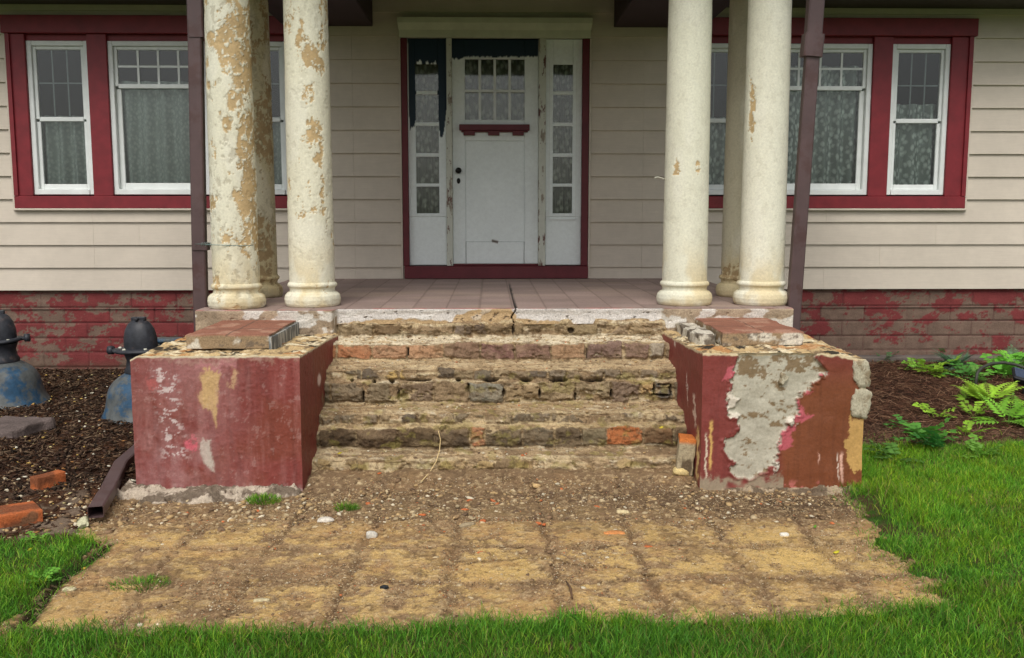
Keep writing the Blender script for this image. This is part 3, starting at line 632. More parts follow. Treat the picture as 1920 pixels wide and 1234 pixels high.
# --- downspouts
def dsp(label, pts, x_b, bandz, outlet=None, w_=.082, lean=0):
    root = empty('downspout', pts[0]); tag(root, label, 'downspout', 'brown rain downspouts at the porch ends')
    mb = MB(); mb.rtube(pts, w_, .06); kid(mb.build('pipe', M['brown']), root)
    for (p, q, ww) in bandz:
        mb = MB(); mb.rtube([p, q], ww, ww*.8); kid(mb.build('pipe_collar', M['brown']), root)
    if outlet:
        mb = MB(); mb.rtube(outlet, .070, .056, cap=False); o_ = mb.build('outlet_pipe', M['brown']); sol = o_.modifiers.new('t', 'SOLIDIFY'); sol.thickness = .002; kid(o_, root)
    return root
ds_left = dsp('straight brown downspout in front of the left window with open outlet beside the red pier', [(-1.815, 6.0, .10), (-1.80, 6.0, 1.3), (-1.775, 6.0, 2.5), (-1.765, 6.0, 3.5)], 0,
    [((-1.792, 6.0, 1.225), (-1.791, 6.0, 1.27), .095), ((-1.765, 6.0, 2.50), (-1.764, 6.0, 3.52), .092)],
    [(-1.815, 6.0, .30), (-1.83, 5.98, .18), (-1.93, 5.86, .11), (-2.06, 5.60, .085), (-2.035, 5.2, .075), (-1.93, 4.75, .06), (-1.86, 4.42, .055)])
fp = jag('torn_flap', -.026, .026, -.04, .04, 0, .004, lambda P: mix(np.broadcast_to(lin((186, 182, 150)), P.shape), lin((96, 92, 70))+0*P, ss(.45, .6, fbm(P[:, 0]*30, P[:, 1]*30, 0, 4, 5))), M['masonry'], .006, .006, 581, 16, loc=(-1.895, 4.36, .022), rot=(R(20), R(-16), R(20))); kid(fp, ds_left)
dsp('leaning brown downspout in front of the right window with a wide upper sleeve', [(1.905, 6.0, .05), (1.912, 6.0, .78), (1.975, 6.0, 2.49)], 0,
    [((1.972, 6.0, 2.48), (2.01, 6.0, 3.5), .094), ((1.966, 6.0, 2.40), (1.9755, 6.0, 2.535), .118)])

# ================================================================== BRICK STEPS
bricks = tag(empty('brick_steps', (.05, 5.87, 0)), 'eroded old brick steps with crumbling mortar treads between the red piers', 'steps')
def stairs():
    prof = []                                                   # (v on the photo, Y on the place) -> heights
    for v, Y in ((597, 5.885), (606, 5.862), (632, 5.855), (645, 5.665), (676, 5.65), (693, 5.465), (712, 5.455), (716, 5.43), (755, 5.43), (775, 5.275), (795, 5.265), (802, 5.235), (838, 5.225), (862, 5.105), (884, 5.095), (891, 5.07), (915, 5.05)):
        prof.append((v, Y, WY(900, v, Y)[1]))
    pts = [np.array([0, p[1], p[2]]) for p in prof]; vs_ = [p[0] for p in prof]
    # resample along the profile
    seg = [np.linalg.norm(b-a) for a, b in zip(pts[:-1], pts[1:])]; cum = np.concatenate([[0], np.cumsum(seg)])
    n_t = int(cum[-1]/.0045); t = np.linspace(0, cum[-1], n_t)
    Yp = np.interp(t, cum, [p[1] for p in pts]); Zp = np.interp(t, cum, [p[2] for p in pts]); Vp = np.interp(t, cum, vs_)
    kx = np.exp(-np.linspace(-2, 2, 11)**2/2); kx /= kx.sum(); sm = lambda a: np.convolve(np.pad(a, 5, 'edge'), kx, 'valid')
    Ys, Zs = sm(Yp), sm(Zp); ty, tz = np.gradient(Ys), np.gradient(Zs); ln = np.hypot(ty, tz)+1e-9
    ny, nz = tz/ln, -ty/ln                                       # pointing out towards the viewer / up
    ny, nz = np.where(True, ny, ny), np.where(True, nz, nz)
    for _ in range(2): ny, nz = sm(ny), sm(nz)
    x = np.arange(-.99, 1.12, .0055); X, T = np.meshgrid(x, t)
    V = np.broadcast_to(Vp[:, None], X.shape); Y0 = np.broadcast_to(Ys[:, None], X.shape); Zz = np.broadcast_to(Zs[:, None], X.shape)
    U, _v = PX(np.stack([X, Y0, Zz], -1))
    # the courses waver
    Vw = V+(fbm(X*2.3, V*.02, 0, 3, 80)-.5)*9+(fbm(X*12, V*.1, 0, 5, 81)-.5)*9
    tan = lin((182, 158, 122)); earth = lin((144, 120, 92)); cream = lin((212, 198, 170)); drk = lin((60, 48, 38))
    mott = fbm(X*9, T*14, 0, 6, 82, .6); mot2 = fbm(X*18, T*40, 0, 6, 83, .68); strk = fbm(X*5, T*42, 2, 6, 97, .62)
    base = mix(np.broadcast_to(earth, X.shape+(3,)), tan+0*X[..., None], ss(.38, .6, mott)); base = mix(base, cream+0*base, ss(.58, .70, mot2)*.8)
    base = mix(base, lin((112, 92, 70))+0*base, ss(.60, .68, fbm(X*12, T*20, 5, 5, 84))*.7)
    base = mix(base, lin((200, 182, 146))+0*base, ss(.52, .62, strk)*.55); base = mix(base, lin((120, 98, 72))+0*base, ss(.47, .40, strk)*.55)
    disp = .036*(mott-.5)+.024*(mot2-.5)+.008*(strk-.5)
    # brick courses: v0, v1, brick length, first joint px (photo), colours, how much brick survives
    def pal(*a): return [lin(c_) for c_ in a]
    G = [(118, 106, 88), (134, 116, 92), (104, 92, 78), (142, 124, 96), (126, 112, 94)]
    courses = [
        (607, 631, None, [633, 700, 772, 850, 872, 912, 965, 981, 1053, 1120, 1180, 1240], pal((150, 132, 104), (112, 92, 68), (146, 124, 96), (118, 104, 92), (74, 62, 56), (108, 90, 68), (132, 112, 84), (118, 100, 76), (140, 122, 92), (140, 120, 96), (150, 130, 100), (150, 130, 100)), .40, .010),
        (645, 676, None, [631, 697, 764, 832, 900, 966, 1033, 1099, 1168, 1216, 1245], pal((170, 118, 84), (168, 130, 100), (172, 134, 102), (134, 108, 88), (128, 96, 86), (128, 100, 86), (160, 128, 98), (128, 104, 92), (122, 96, 86), (148, 136, 118), (140, 120, 96)), .22, .014),
        (693, 712, .107, 6, pal(*G, (176, 146, 88)), .46, .014),
        (716, 755, None, [620, 682, 748, 812, 878, 946, 1012, 1079, 1146, 1200, 1228, 1262], pal((122, 108, 88), (132, 116, 92), (128, 108, 88), (146, 124, 96), (134, 128, 112), (152, 130, 98), (158, 138, 108), (146, 128, 100), (132, 112, 94), (180, 150, 106), (106, 98, 88)), .42, .016),
        (775, 795, .107, 3, pal(*G), .50, .012),
        (802, 838, None, [600, 668, 745, 815, 882, 910, 980, 1040, 1090, 1136, 1206, 1262], pal((92, 76, 58), (98, 80, 62), (106, 88, 66), (102, 86, 68), (166, 112, 80), (112, 98, 78), (110, 98, 80), (110, 94, 74), (132, 118, 92), (170, 106, 66), (128, 98, 70), (120, 100, 76)), .34, .014),
        (862, 884, .107, 5, pal((164, 140, 100), (150, 126, 90), (170, 146, 104), (126, 106, 80)), .48, .012),
    ]
    for ci, (v0, v1, L, js, cols, ero, dep) in enumerate(courses):
        inr = (Vw > v0-1) & (Vw < v1+1)
        if L:
            xw = X+(vn(X*6, 0, 0, ci)-.5)*.012; idx = np.floor((xw+.05*ci)/L); fx = (xw+.05*ci)-idx*L; djx = np.minimum(fx, L-fx)
        else:
            ja = np.array(js, float); uw = U+(vn(X*9, T*20, 0, ci)-.5)*3; idx = np.searchsorted(ja, uw.ravel()).reshape(uw.shape)-1
            jl = ja[np.clip(idx, 0, len(ja)-1)]; jr = ja[np.clip(idx+1, 0, len(ja)-1)]
            djx = np.minimum(np.abs(uw-jl), np.abs(jr-uw))/330.0
        djz = np.minimum(Vw-v0, v1-Vw)/330.0
        rnd = hash1(idx*17+ci*113, 9); rr2 = hash1(idx*31+ci*57, 10)
        d = np.minimum(djx, djz)+(fbm(X*24, T*30, ci, 6, 85, .7)-.5)*.026
        bk = ss(.003, .010, d)*inr
        dmg = fbm(X*11, T*16, ci*3, 5, 86, .6)+(rr2-.5)*.14
        surv = ss(ero-.02, ero+.03, dmg)
        k_ = np.clip(idx, 0, 999).astype(int) % len(cols) if not L else (rnd*len(cols)*.999).astype(int)
        pc = np.array(cols)[np.clip(k_, 0, len(cols)-1)]*(.86+.28*fbm(X*20, T*20, ci, 4, 88))[..., None]*(.92+.16*rnd)[..., None]
        m_ = bk*surv; rim_ = ss(.0, .006, d)*(1-ss(.006, .013, d))*inr*surv; base = mix(base, base*.55, rim_*.7)
        base = mix(base, pc, m_)
        joint = (1-ss(.001, .005, d))*inr*(djz > .004)
        base = mix(base, lin((168, 144, 108))+0*base, joint*(fbm(X*20, T*20, 9, 3, 89) > .5)*.6)
        disp = disp+inr*ss(-.001, .006, djz)*(m_*dep+(rnd-.5)*.014*bk-.010*joint)-inr*(1-surv)*.004
    # dark gaps knocked through under the third course, and open perpends
    def hole(u0, v0, ru, rv, dp=.05):
        nonlocal disp, base
        e = 1-np.sqrt(((U-u0)/ru)**2+((V-v0)/rv)**2)+(fbm(X*40, T*40, 0, 3, 90)-.5)*.5
        k = ss(0, .25, e); disp = disp*(1-k)-dp*k; base = mix(base, drk*.6+0*base, k)
    for u0, ru in ((785, 24), (859, 6), (918, 18), (986, 12), (1048, 22), (1112, 24), (735, 5), (702, 5)): hole(u0, 713, ru, 3.0)
    for u0, v0, rv in ((878, 728, 9), (944, 738, 7), (1012, 738, 8), (1079, 745, 5), (1146, 738, 7), (748, 737, 9), (682, 742, 10), (830, 685, 0.1)): hole(u0, v0, 2.6, rv+2, .03)
    hole(1071, 620, 7, 6, .03); hole(962, 620, 2.2, 16, .03); hole(963, 604, 2.5, 8, .03); hole(1100, 663, 1.6, 12, .015); hole(765, 660, 1.6, 12, .015); hole(660, 712, 4, 2.5)
    hole(1226, 732, 3, 10, .03); hole(1258, 733, 3, 14, .03); hole(1240, 742, 22, 2.5, .03); hole(1245, 722, 14, 2.5, .02)
    # bare light mortar noses on the first tread and the fifth; darker band across the lower riser
    nose = lambda a, b, wgt, c_: mix(base, c_+0*base, ss(a-3, a, Vw)*ss(b+3, b, Vw)*wgt*ss(.35, .5, mot2))
    base = nose(630, 643, .95, cream*1.1); base = nose(676, 692, .5, tan*1.1); base = nose(795, 801, .4, lin((196, 174, 128))); base = nose(756, 772, .35, lin((150, 124, 86)))
    base = nose(884, 889, .45, lin((196, 170, 124)))
    low_dark = ss(806, 820, Vw)*ss(848, 836, Vw)*ss(.25, .5, fbm(X*3, T*5, 0, 3, 91)+.14*(X < .1))
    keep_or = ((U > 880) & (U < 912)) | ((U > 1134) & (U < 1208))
    base = mix(base, base*.62, low_dark*(~keep_or))
    base = mix(base, lin((128, 104, 76))+0*base, ss(887, 893, Vw+(mot2-.5)*14)*.95)
    lich = ss(.62, .68, fbm(X*16, T*22, 7, 4, 92)); base = mix(base, lin((136, 126, 66))+0*base, lich*.45*(V > 700))
    dust = ss(.48, .60, fbm(X*7, T*12, 21, 7, 98, .66)); base = mix(base, lin((152, 130, 100))+0*base, dust*.28); base = base*(.74+.34*fbm(X*5, T*7, 31, 6, 99, .6))[..., None]
    spk = ss(.60, .64, fbm(X*50, T*60, 4, 4, 99, .6)); base = mix(base, lin((96, 78, 58))+0*base, spk*.5)
    edgew = np.minimum(ss(-1.03, -.93, X), ss(1.15, 1.02, X)); disp = disp*(.4+.6*edgew)+.01*(1-edgew)
    ragged = (fbm(X*3.1, T*2, 0, 4, 93)-.5)*.07+(fbm(X*13, T*7, 0, 6, 94, .65)-.5)*.065
    NY, NZ = ny[:, None], nz[:, None]
    P = np.stack([X+(fbm(X*20, T*20, 3, 3, 95)-.5)*.004, Y0+NY*disp+ragged*np.clip(-NY, 0, 1)*-1, Zz+NZ*disp*.9], -1)
    names = [(597, 633, 'brick_course'), (633, 645, 'mortar_tread'), (645, 677, 'brick_course'), (677, 693, 'mortar_tread'), (693, 755, 'brick_course'), (755, 775, 'mortar_tread'), (775, 838, 'brick_course'), (838, 862, 'mortar_tread'), (862, 916, 'brick_course')]
    for a, b_, nm in names:
        i0 = np.searchsorted(Vp, a); i1 = min(np.searchsorted(Vp, b_), len(Vp)-1)
        kid(grid(nm, P[i0:i1+1], M['masonry'], None, base[i0:i1+1]), bricks)
    up_ = (NZ+0*X > .75) & (np.abs(X-.05) < .95) & (V < 880); pi_ = np.argwhere(up_); pi_ = pi_[RNG.integers(0, len(pi_), 1500)]
    return P[pi_[:, 0], pi_[:, 1]]
STEP_PTS = stairs()

# ================================================================== THE RED PIERS
def pier(name, label, x0f, x1f, x0b, x1b, yf, yb, H, colf, dispf, ztop, topcol):
    root = empty(name, ((x0f+x1f)/2, yf, 0)); tag(root, label, 'pier')
    st = .0055
    def face(a, b, nm, h0=-.03, axis='front'):
        L = math.hypot(b[0]-a[0], b[1]-a[1]); nx = int(L/st)+1; nz = int(H/st)+1
        S, T = np.meshgrid(np.linspace(0, 1, nx), np.linspace(0, 1, nz))
        X = a[0]+(b[0]-a[0])*S; Y = a[1]+(b[1]-a[1])*S; top = ztop(X, Y); Z = h0+(top-h0)*T
        c = colf(X, Y, Z, axis); d = dispf(X, Y, Z, axis)
        fade = np.minimum(ss(0, .02, S*L), ss(0, .02, (1-S)*L))*1.0
        n_ = np.array([(b[1]-a[1])/L, -(b[0]-a[0])/L]); d = d*fade
        wob = lambda s_: (fbm(X*4, Y*4, Z*4, 3, s_)-.5)*.016+(fbm(X*34, Y*34, Z*34, 3, s_+1)-.5)*.0022
        P = np.stack([X+n_[0]*d+wob(201), Y+n_[1]*d+wob(203), Z], -1)
        kid(grid(nm, P, M['stucco'] if axis != 'x' else M['masonry'], None, c), root)
    face((x0f, yf), (x1f, yf), 'front_face', axis='front')
    face((x1f, yf), (x1b, yb), 'side_face', axis='right')
    face((x0b, yb), (x0f, yf), 'side_face', axis='left')
    nx, ny = int((x1f-x0f)/st)+1, int((yb-yf)/st)+1
    S, T = np.meshgrid(np.linspace(0, 1, nx), np.linspace(0, 1, ny)); Y = yf+(yb-yf)*T
    X = (x0f+(x0b-x0f)*T)*(1-S)+(x1f+(x1b-x1f)*T)*S; Zt = ztop(X, Y)
    inn = np.minimum(np.minimum(S*(x1f-x0f), (1-S)*(x1f-x0f)), T*(yb-yf)); e_ = ss(0, .02, inn)
    wob = lambda s_: (fbm(X*4, Y*4, Zt*4, 3, s_)-.5)*.016+(fbm(X*34, Y*34, Zt*34, 3, s_+1)-.5)*.0022
    hgt = .034*(fbm(X*9, Y*16, 0, 5, 210, .55)-.5)+.012*(fbm(X*40, Y*50, 0, 3, 211)-.5)
    P = np.stack([X+wob(201), Y+wob(203), Zt+e_*(hgt+.004)], -1)
    kid(grid('rubble_top', P, M['masonry'], None, topcol(X, Y)), root)
    return root
def rubble_col(seed):
    def f_(X, Y):
        a = fbm(X*8, Y*14, 0, 6, seed, .6); b = fbm(X*30, Y*36, 0, 4, seed+1)
        c = np.broadcast_to(lin((186, 160, 118)), X.shape+(3,)); c = mix(c, lin((214, 200, 168))+0*c, ss(.5, .62, a)); c = mix(c, lin((122, 104, 80))+0*c, ss(.56, .64, b))
        c = mix(c, lin((176, 126, 78))+0*c, ss(.60, .66, fbm(X*5, Y*9, 4, 4, seed+2))*.8); c = mix(c, lin((60, 54, 46))+0*c, ss(.68, .72, fbm(X*12, Y*18, 8, 4, seed+3))); return c
    return f_
RED, RED2, PALE = lin((126, 58, 52)), lin((150, 74, 50)), lin((196, 150, 150))
def colL(X, Y, Z, ax):
    U, V = PX(np.stack([X, Y, Z], -1))
    n1 = fbm(X*5, Y*5, Z*3, 5, 300); n2 = fbm(X*22, Y*22, Z*14, 5, 301, .6)
    c = np.broadcast_to(RED, X.shape+(3,))*(.82+.36*n1)[..., None]
    c = mix(c, lin((122, 62, 44))+0*c, ss(.45, .65, fbm(X*3, Y*3, Z*3, 4, 302))*.6)
    streak = fbm(X*40, Y*40, Z*3, 4, 303); c = mix(c, c*.75, ss(.58, .68, streak)*.6)
    if ax == 'front':
        haze_ = ss(140, 20, np.hypot((U-345)*.8, (V-770)*.36))*.9+ss(120, 10, np.hypot(U-300, (V-900)*1.1))*.5+ss(900, 932, V)*.5
        c = mix(c, lin((158, 116, 114))+0*c, np.clip(haze_*ss(.25, .6, n1*.5+n2*.5), 0, 1)*.6)
        wn = (fbm(X*22, Y*22, Z*16, 7, 305, .72)-.5)*46
        for poly, cc, a in (([(380, 690), (410, 690), (412, 720), (408, 780), (404, 800), (398, 770), (380, 765), (372, 745), (378, 720)], (196, 164, 112), .85), ([(438, 690), (448, 700), (444, 720), (428, 728), (436, 705)], (194, 160, 120), .7),
                            ([(370, 675), (450, 675), (440, 690), (360, 688)], (188, 130, 130), .5), ([(382, 825), (396, 822), (398, 880), (384, 872), (376, 850)], (196, 190, 176), .7), ([(345, 828), (372, 824), (370, 838), (348, 842)], (200, 96, 108), .9),
                            ([(275, 715), (295, 715), (298, 725), (278, 728)], (184, 92, 88), .6), ([(290, 672), (500, 668), (560, 672), (560, 679), (300, 678)], (176, 146, 128), .35)):
            c = mix(c, lin(cc)+0*c, ss(-3, 3, inpoly(U+wn*.5, V+wn, poly))*a)
        fl = ss(.575, .60, fbm(X*30, Y*30, Z*52, 6, 306, .7))*ss(34, 6, np.abs(U-(312+(V-720)*.12)))*(V > 690)*(V < 860)
        c = mix(c, lin((212, 198, 194))+0*c, fl*.75)
        c = mix(c, lin((186, 140, 134))+0*c, ss(.50, .68, fbm(X*26, Y*26, Z*3.5, 6, 307, .6))*.14); c = mix(c, lin((206, 180, 172))+0*c, ss(.655, .67, fbm(X*30, Y*30, Z*26, 6, 313, .7))*.15)
        c = mix(c, lin((206, 196, 186))+0*c, ss(910, 935, V+(n2-.5)*40)*.7)
    else:
        c = c*.95; c = mix(c, lin((216, 190, 180))+0*c, ss(2.5, 0, np.hypot((U-597)*1.0, (V-712)*.3)-2)*(ax == 'right'))
        if ax == 'right':                          # lower part has lost its stucco where the steps were cut away
            lim = np.interp(V, [600, 700, 760, 800, 880, 930], [660, 622, 606, 600, 592, 580]); br_ = ss(-3, 3, U-lim+(n2-.5)*30)
            c = mix(c, lin((138, 118, 88))*(.6+.8*fbm(X*14, Y*14, Z*22, 4, 308))[..., None], br_)
    c = mix(c, lin((210, 196, 166))+0*c, ss(.006, 0, (Zt_L(X, Y)-Z)-.012*fbm(X*40, Y*40, 0, 3, 309)))
    return c
def dL(X, Y, Z, ax): return .004*(fbm(X*8, Y*8, Z*8, 3, 310)-.5)+.0015*ss(.60, .63, fbm(X*34, Y*34, Z*60, 4, 306, .6))
def Zt_L(X, Y): return .722+.012*(fbm(X*7, Y*7, 0, 3, 311)-.5)+.010*(fbm(X*26, Y*26, 0, 3, 312)-.5)-.02*ss(-1.80, -1.86, X)
pierL = pier('stair_pier', 'dark red painted stair pier left of the steps with white chalky scuffs', -1.845, -.985, -1.86, -.925, 4.90, 5.80, .72, colL, dL, Zt_L, rubble_col(320))
pc_ = lambda pts: [(1220+a/2.373, 420+b/2.373) for a, b in pts]
PEEL = pc_([(392, 560), (378, 640), (352, 700), (347, 745), (333, 800), (345, 860), (400, 870), (385, 920), (330, 960), (323, 1000), (345, 1040), (385, 1062), (352, 1100), (385, 1128), (440, 1134), (500, 1112), (545, 1070), (562, 1020), (590, 940), (612, 880), (664, 845), (650, 780), (700, 740), (745, 680), (782, 650), (745, 610), (742, 560)])
PK = [pc_([(318, 690), (340, 640), (385, 622), (365, 690)]), pc_([(640, 770), (665, 790), (690, 840), (725, 855), (680, 880), (600, 885)]), pc_([(590, 910), (640, 895), (640, 985), (600, 1005), (565, 1010)]), pc_([(740, 650), (800, 680), (740, 672)]), pc_([(690, 735), (720, 750), (690, 760)]), pc_([(370, 755), (400, 760), (395, 850), (345, 840)])]
CHIPS = [pc_([(345, 740), (362, 745), (365, 775), (398, 780), (372, 812), (333, 830), (340, 790)]), pc_([(345, 835), (400, 845), (392, 868), (350, 862)]), pc_([(606, 855), (648, 860), (640, 890), (604, 888)]), pc_([(545, 1060), (565, 1045), (560, 1100), (548, 1115)])]
EDGE = pc_([(935, 590), (975, 605), (990, 740), (970, 860), (905, 862), (888, 800), (925, 735), (900, 680)])
TANS = pc_([(900, 868), (975, 862), (960, 1090), (900, 1110), (880, 1060), (868, 980)])
def colR(X, Y, Z, ax):
    U, V = PX(np.stack([X, Y, Z], -1))
    n1 = fbm(X*5, Y*5, Z*3, 5, 400); n2 = fbm(X*22, Y*22, Z*22, 5, 401, .6)
    c = np.broadcast_to(RED, X.shape+(3,))*(.85+.3*n1)[..., None]
    if ax != 'left': c = mix(c, lin((122, 68, 40))*(.8+.4*n1)[..., None], ss(1440, 1480, U+(n1-.5)*60)*ss(640, 740, V))
    streak = fbm(X*60, Y*60, Z*3, 4, 403); c = mix(c, c*.78, ss(.58, .68, streak)*.5)
    wn = (fbm(X*24, Y*24, Z*24, 7, 415, .72)-.5)*26
    if ax == 'front':
        for q in PK: c = mix(c, lin((178, 86, 94))+0*c, ss(-1.5, 1.5, inpoly(U+wn*1.3, V-wn, q)))
        d = inpoly(U+wn, V+wn, PEEL); k = ss(-.8, .8, d)
        g_ = lin((178, 172, 154))*(.8+.35*fbm(X*9, Y*9, Z*9, 5, 405))[..., None]
        g_ = mix(g_, lin((126, 106, 78))+0*g_, ss(.57, .63, fbm(X*12, Y*12, Z*20, 7, 406, .7)+.09*ss(735, 680, V)))
        c = mix(c, g_, k)
        for q in CHIPS: c = mix(c, lin((208, 198, 182))+0*c, ss(-1, 1, inpoly(U+wn, V+wn, q)))
        for q in (EDGE,): c = mix(c, lin((176, 166, 140))*(.85+.3*n2)[..., None], ss(-1, 1, inpoly(U+wn*.6, V+wn*.6, q)))
        c = mix(c, lin((190, 150, 88))*(.8+.4*n1)[..., None], ss(-1, 1, inpoly(U+wn, V+wn, TANS)))
        for u0, v0, v1, w0, cc in ((1333, 790, 880, 3.2, (204, 164, 96)), (1324, 815, 910, 2, (212, 196, 172)), (1578, 850, 905, 3.2, (216, 170, 150)), (1571, 852, 900, 1.2, (216, 196, 180)), (1536, 848, 868, 1.4, (206, 160, 140)), (1596, 760, 800, 1.5, (190, 150, 88))):
            m_ = ss(1.2, .2, np.abs(U-u0+wn*.5)/w0)*ss(v0-6, v0+6, V)*ss(v1+6, v1-8, V); c = mix(c, lin(cc)+0*c, m_)
        bt = ss(888, 905, V+wn*2.2)*ss(.42, .5, fbm(X*7, Y*7, Z*7, 4, 407)); c = mix(c, lin((150, 134, 112))+0*c, bt*(U < 1470))
        c = mix(c, lin((190, 110, 104))+0*c, ss(898, 912, V+wn)*ss(.5, .56, n2)*(U > 1460)*.8)
    elif ax == 'left':
        for u0, v0, v1, w0, cc in ((1302, 740, 800, 2.2, (212, 186, 170)), (1308, 800, 900, 3, (206, 176, 120)), (1266, 615, 650, 1.6, (206, 190, 180)), (1290, 700, 760, .8, (206, 190, 180)), (1318, 830, 900, 2.2, (216, 206, 190))):
            m_ = ss(1.2, .2, np.abs(U-u0+wn*.5)/w0)*ss(v0-6, v0+6, V)*ss(v1+6, v1-8, V); c = mix(c, lin(cc)+0*c, m_)
        lim = np.interp(V, [600, 640, 700, 760, 810, 880, 930], [1232, 1240, 1250, 1264, 1282, 1302, 1310]); br_ = ss(3, -3, U-lim+(n2-.5)*20)
        c = mix(c, lin((138, 118, 88))*(.6+.8*fbm(X*14, Y*14, Z*22, 4, 408))[..., None], br_)
    else: c = mix(c, lin((170, 150, 118))+0*c, ss(.46, .52, n1))
    c = mix(c, lin((214, 196, 160))+0*c, ss(.008, 0, (Zt_R(X, Y)-Z)-.014*fbm(X*40, Y*40, 0, 3, 409)))
    return c
def dR(X, Y, Z, ax):
    U, V = PX(np.stack([X, Y, Z], -1)); wn = (fbm(X*24, Y*24, Z*24, 7, 415, .72)-.5)*26
    d = .005*(fbm(X*8, Y*8, Z*8, 3, 410)-.5)
    if ax == 'front':
        k = ss(-.8, .8, inpoly(U+wn, V+wn, PEEL)); d = d-k*(.012-.014*(fbm(X*12, Y*12, Z*14, 5, 411)-.5)); 
        d = d+.007*np.exp(-((inpoly(U+wn, V+wn, PEEL)+2)/2.2)**2)*(fbm(X*14, Y*14, Z*14, 3, 416) > .42)
        for q in CHIPS: d = d+.012*ss(-1, 1, inpoly(U+wn, V+wn, q))
        k = ss(-1, 1, inpoly(U+wn*.6, V+wn*.6, EDGE)); d = d+.010*k
    return d
def Zt_R(X, Y): return .728+.014*(fbm(X*7, Y*7, 0, 3, 413)-.5)+.012*(fbm(X*26, Y*26, 0, 3, 414)-.5)-.03*ss(1.78, 1.94, X)
pierR = pier('stair_pier', 'brick red stair pier right of the steps with a large peeled grey patch', 1.10, 1.955, 1.05, 1.94, 4.90, 5.84, .73, colR, dR, Zt_R, rubble_col(420))
def flake(poly, y0, depth, seed, label=None):
    """thin slab of render with a broken outline, standing a little off the corner"""
    pts = []
    for i, (a, b) in enumerate(poly):
        c, d = poly[(i+1) % len(poly)]
        for k in range(7):
            t = k/7; q = np.array([a+(c-a)*t, b+(d-b)*t]); q = q+(np.array([vn(q[0]*.22, q[1]*.22, 0, seed), vn(q[0]*.22, q[1]*.22, 4, seed)]).ravel()-.5)*5; pts.append(WY(q[0], q[1], y0))
    pts = np.array(pts); cen = pts.mean(0); n = len(pts); rings = []
    for sc_, dy in ((0, 0), (.35, 0), (.7, .0), (.97, .0005), (1, .004), (1, depth)):
        r_ = cen+(pts-cen)*sc_; yy = y0+dy+(fbm(r_[:, 0]*30, r_[:, 1]*30, 0, 4, seed+3)-.5)*.008*(sc_ < .99); rings.append(np.stack([r_[:, 0], yy, r_[:, 1]], -1))
    P = np.concatenate(rings); F = gridfaces(len(rings), n, True)
    x, y, z = P.T; c = mix(np.broadcast_to(lin((176, 168, 146)), P.shape), lin((140, 126, 102))+0*P, ss(.5, .6, fbm(x*24, y*24, z*24, 6, seed+5, .7)))
    kid(npmesh('plaster_flake', P, F, None, M['masonry'], None, c, False), pierR)
flake([(1599, 678), (1624, 674), (1632, 690), (1632, 724), (1614, 728), (1602, 714)], 4.890, .03, 571)
flake([(1606, 730), (1635, 733), (1633, 762), (1626, 785), (1599, 783), (1595, 756)], 4.889, .03, 575)
flake([(1466, 700), (1482, 706), (1470, 722), (1462, 718)], 4.888, .03, 579)
# tiled caps still lying on the piers
def capcol(seed, zt, jx, jy):
    def f_(P):
        x, y, z = P.T; n = fbm(x*14, y*14, z*14, 5, seed)
        t = lin((146, 100, 82))*(.8+.4*fbm(x*7, y*7, 0, 4, seed+1))[:, None]; t = mix(t, lin((178, 140, 118))+0*t, ss(.52, .64, fbm(x*10, y*10, 1, 5, seed+2))*.6)
        jn = np.minimum(*[np.min([np.abs(a-j) for j in js], axis=0) for a, js in ((x, jx), (y, jy))]); t = mix(t, lin((92, 74, 64))+0*t, 1-ss(.003, .006, jn))
        s_ = mix(lin((150, 128, 100))+0*t, lin((206, 198, 182))+0*t, ss(.5, .6, n)); s_ = mix(s_, lin((104, 92, 80))+0*t, ss(.55, .6, fbm(x*14, y*14, z*24, 6, seed+4, .7))*.8)
        k = ss(zt-.012, zt-.004, z+(n-.5)*.006); return mix(s_, t, k)
    return f_
capL = jag('tile_cap', -1.615, -1.175, 5.08, 5.90, .735, .812, capcol(500, .812, (-1.40,), (5.35, 5.62)), M['masonry'], .005, .007, 501, 9); kid(capL, pierL)
fl_ = jag('flashing', -1.172, -1.155, 5.05, 5.82, .70, .80, lambda P: mix(np.broadcast_to(lin((92, 96, 98)), P.shape), lin((168, 168, 162))+0*P, ss(.5, .6, fbm(P[:, 0]*10, P[:, 1]*34, P[:, 2]*6, 4, 7))), M['stucco'], .004, .007, 503, 12); kid(fl_, pierL)
capR = jag('tile_cap', 1.255, 1.70, 5.14, 5.90, .735, .812, capcol(510, .812, (1.48,), (5.40, 5.66)), M['masonry'], .006, .007, 511, 9); kid(capR, pierR)
cr2 = jag('broken_cap', 1.13, 1.245, 5.22, 5.86, .70, .79, lambda P: mix(np.broadcast_to(lin((196, 188, 172)), P.shape), lin((110, 100, 88))+0*P, ss(.5, .6, fbm(P[:, 0]*14, P[:, 1]*14, P[:, 2]*14, 4, 7))), M['masonry'], .022, .007, 513, 10); kid(cr2, pierR)
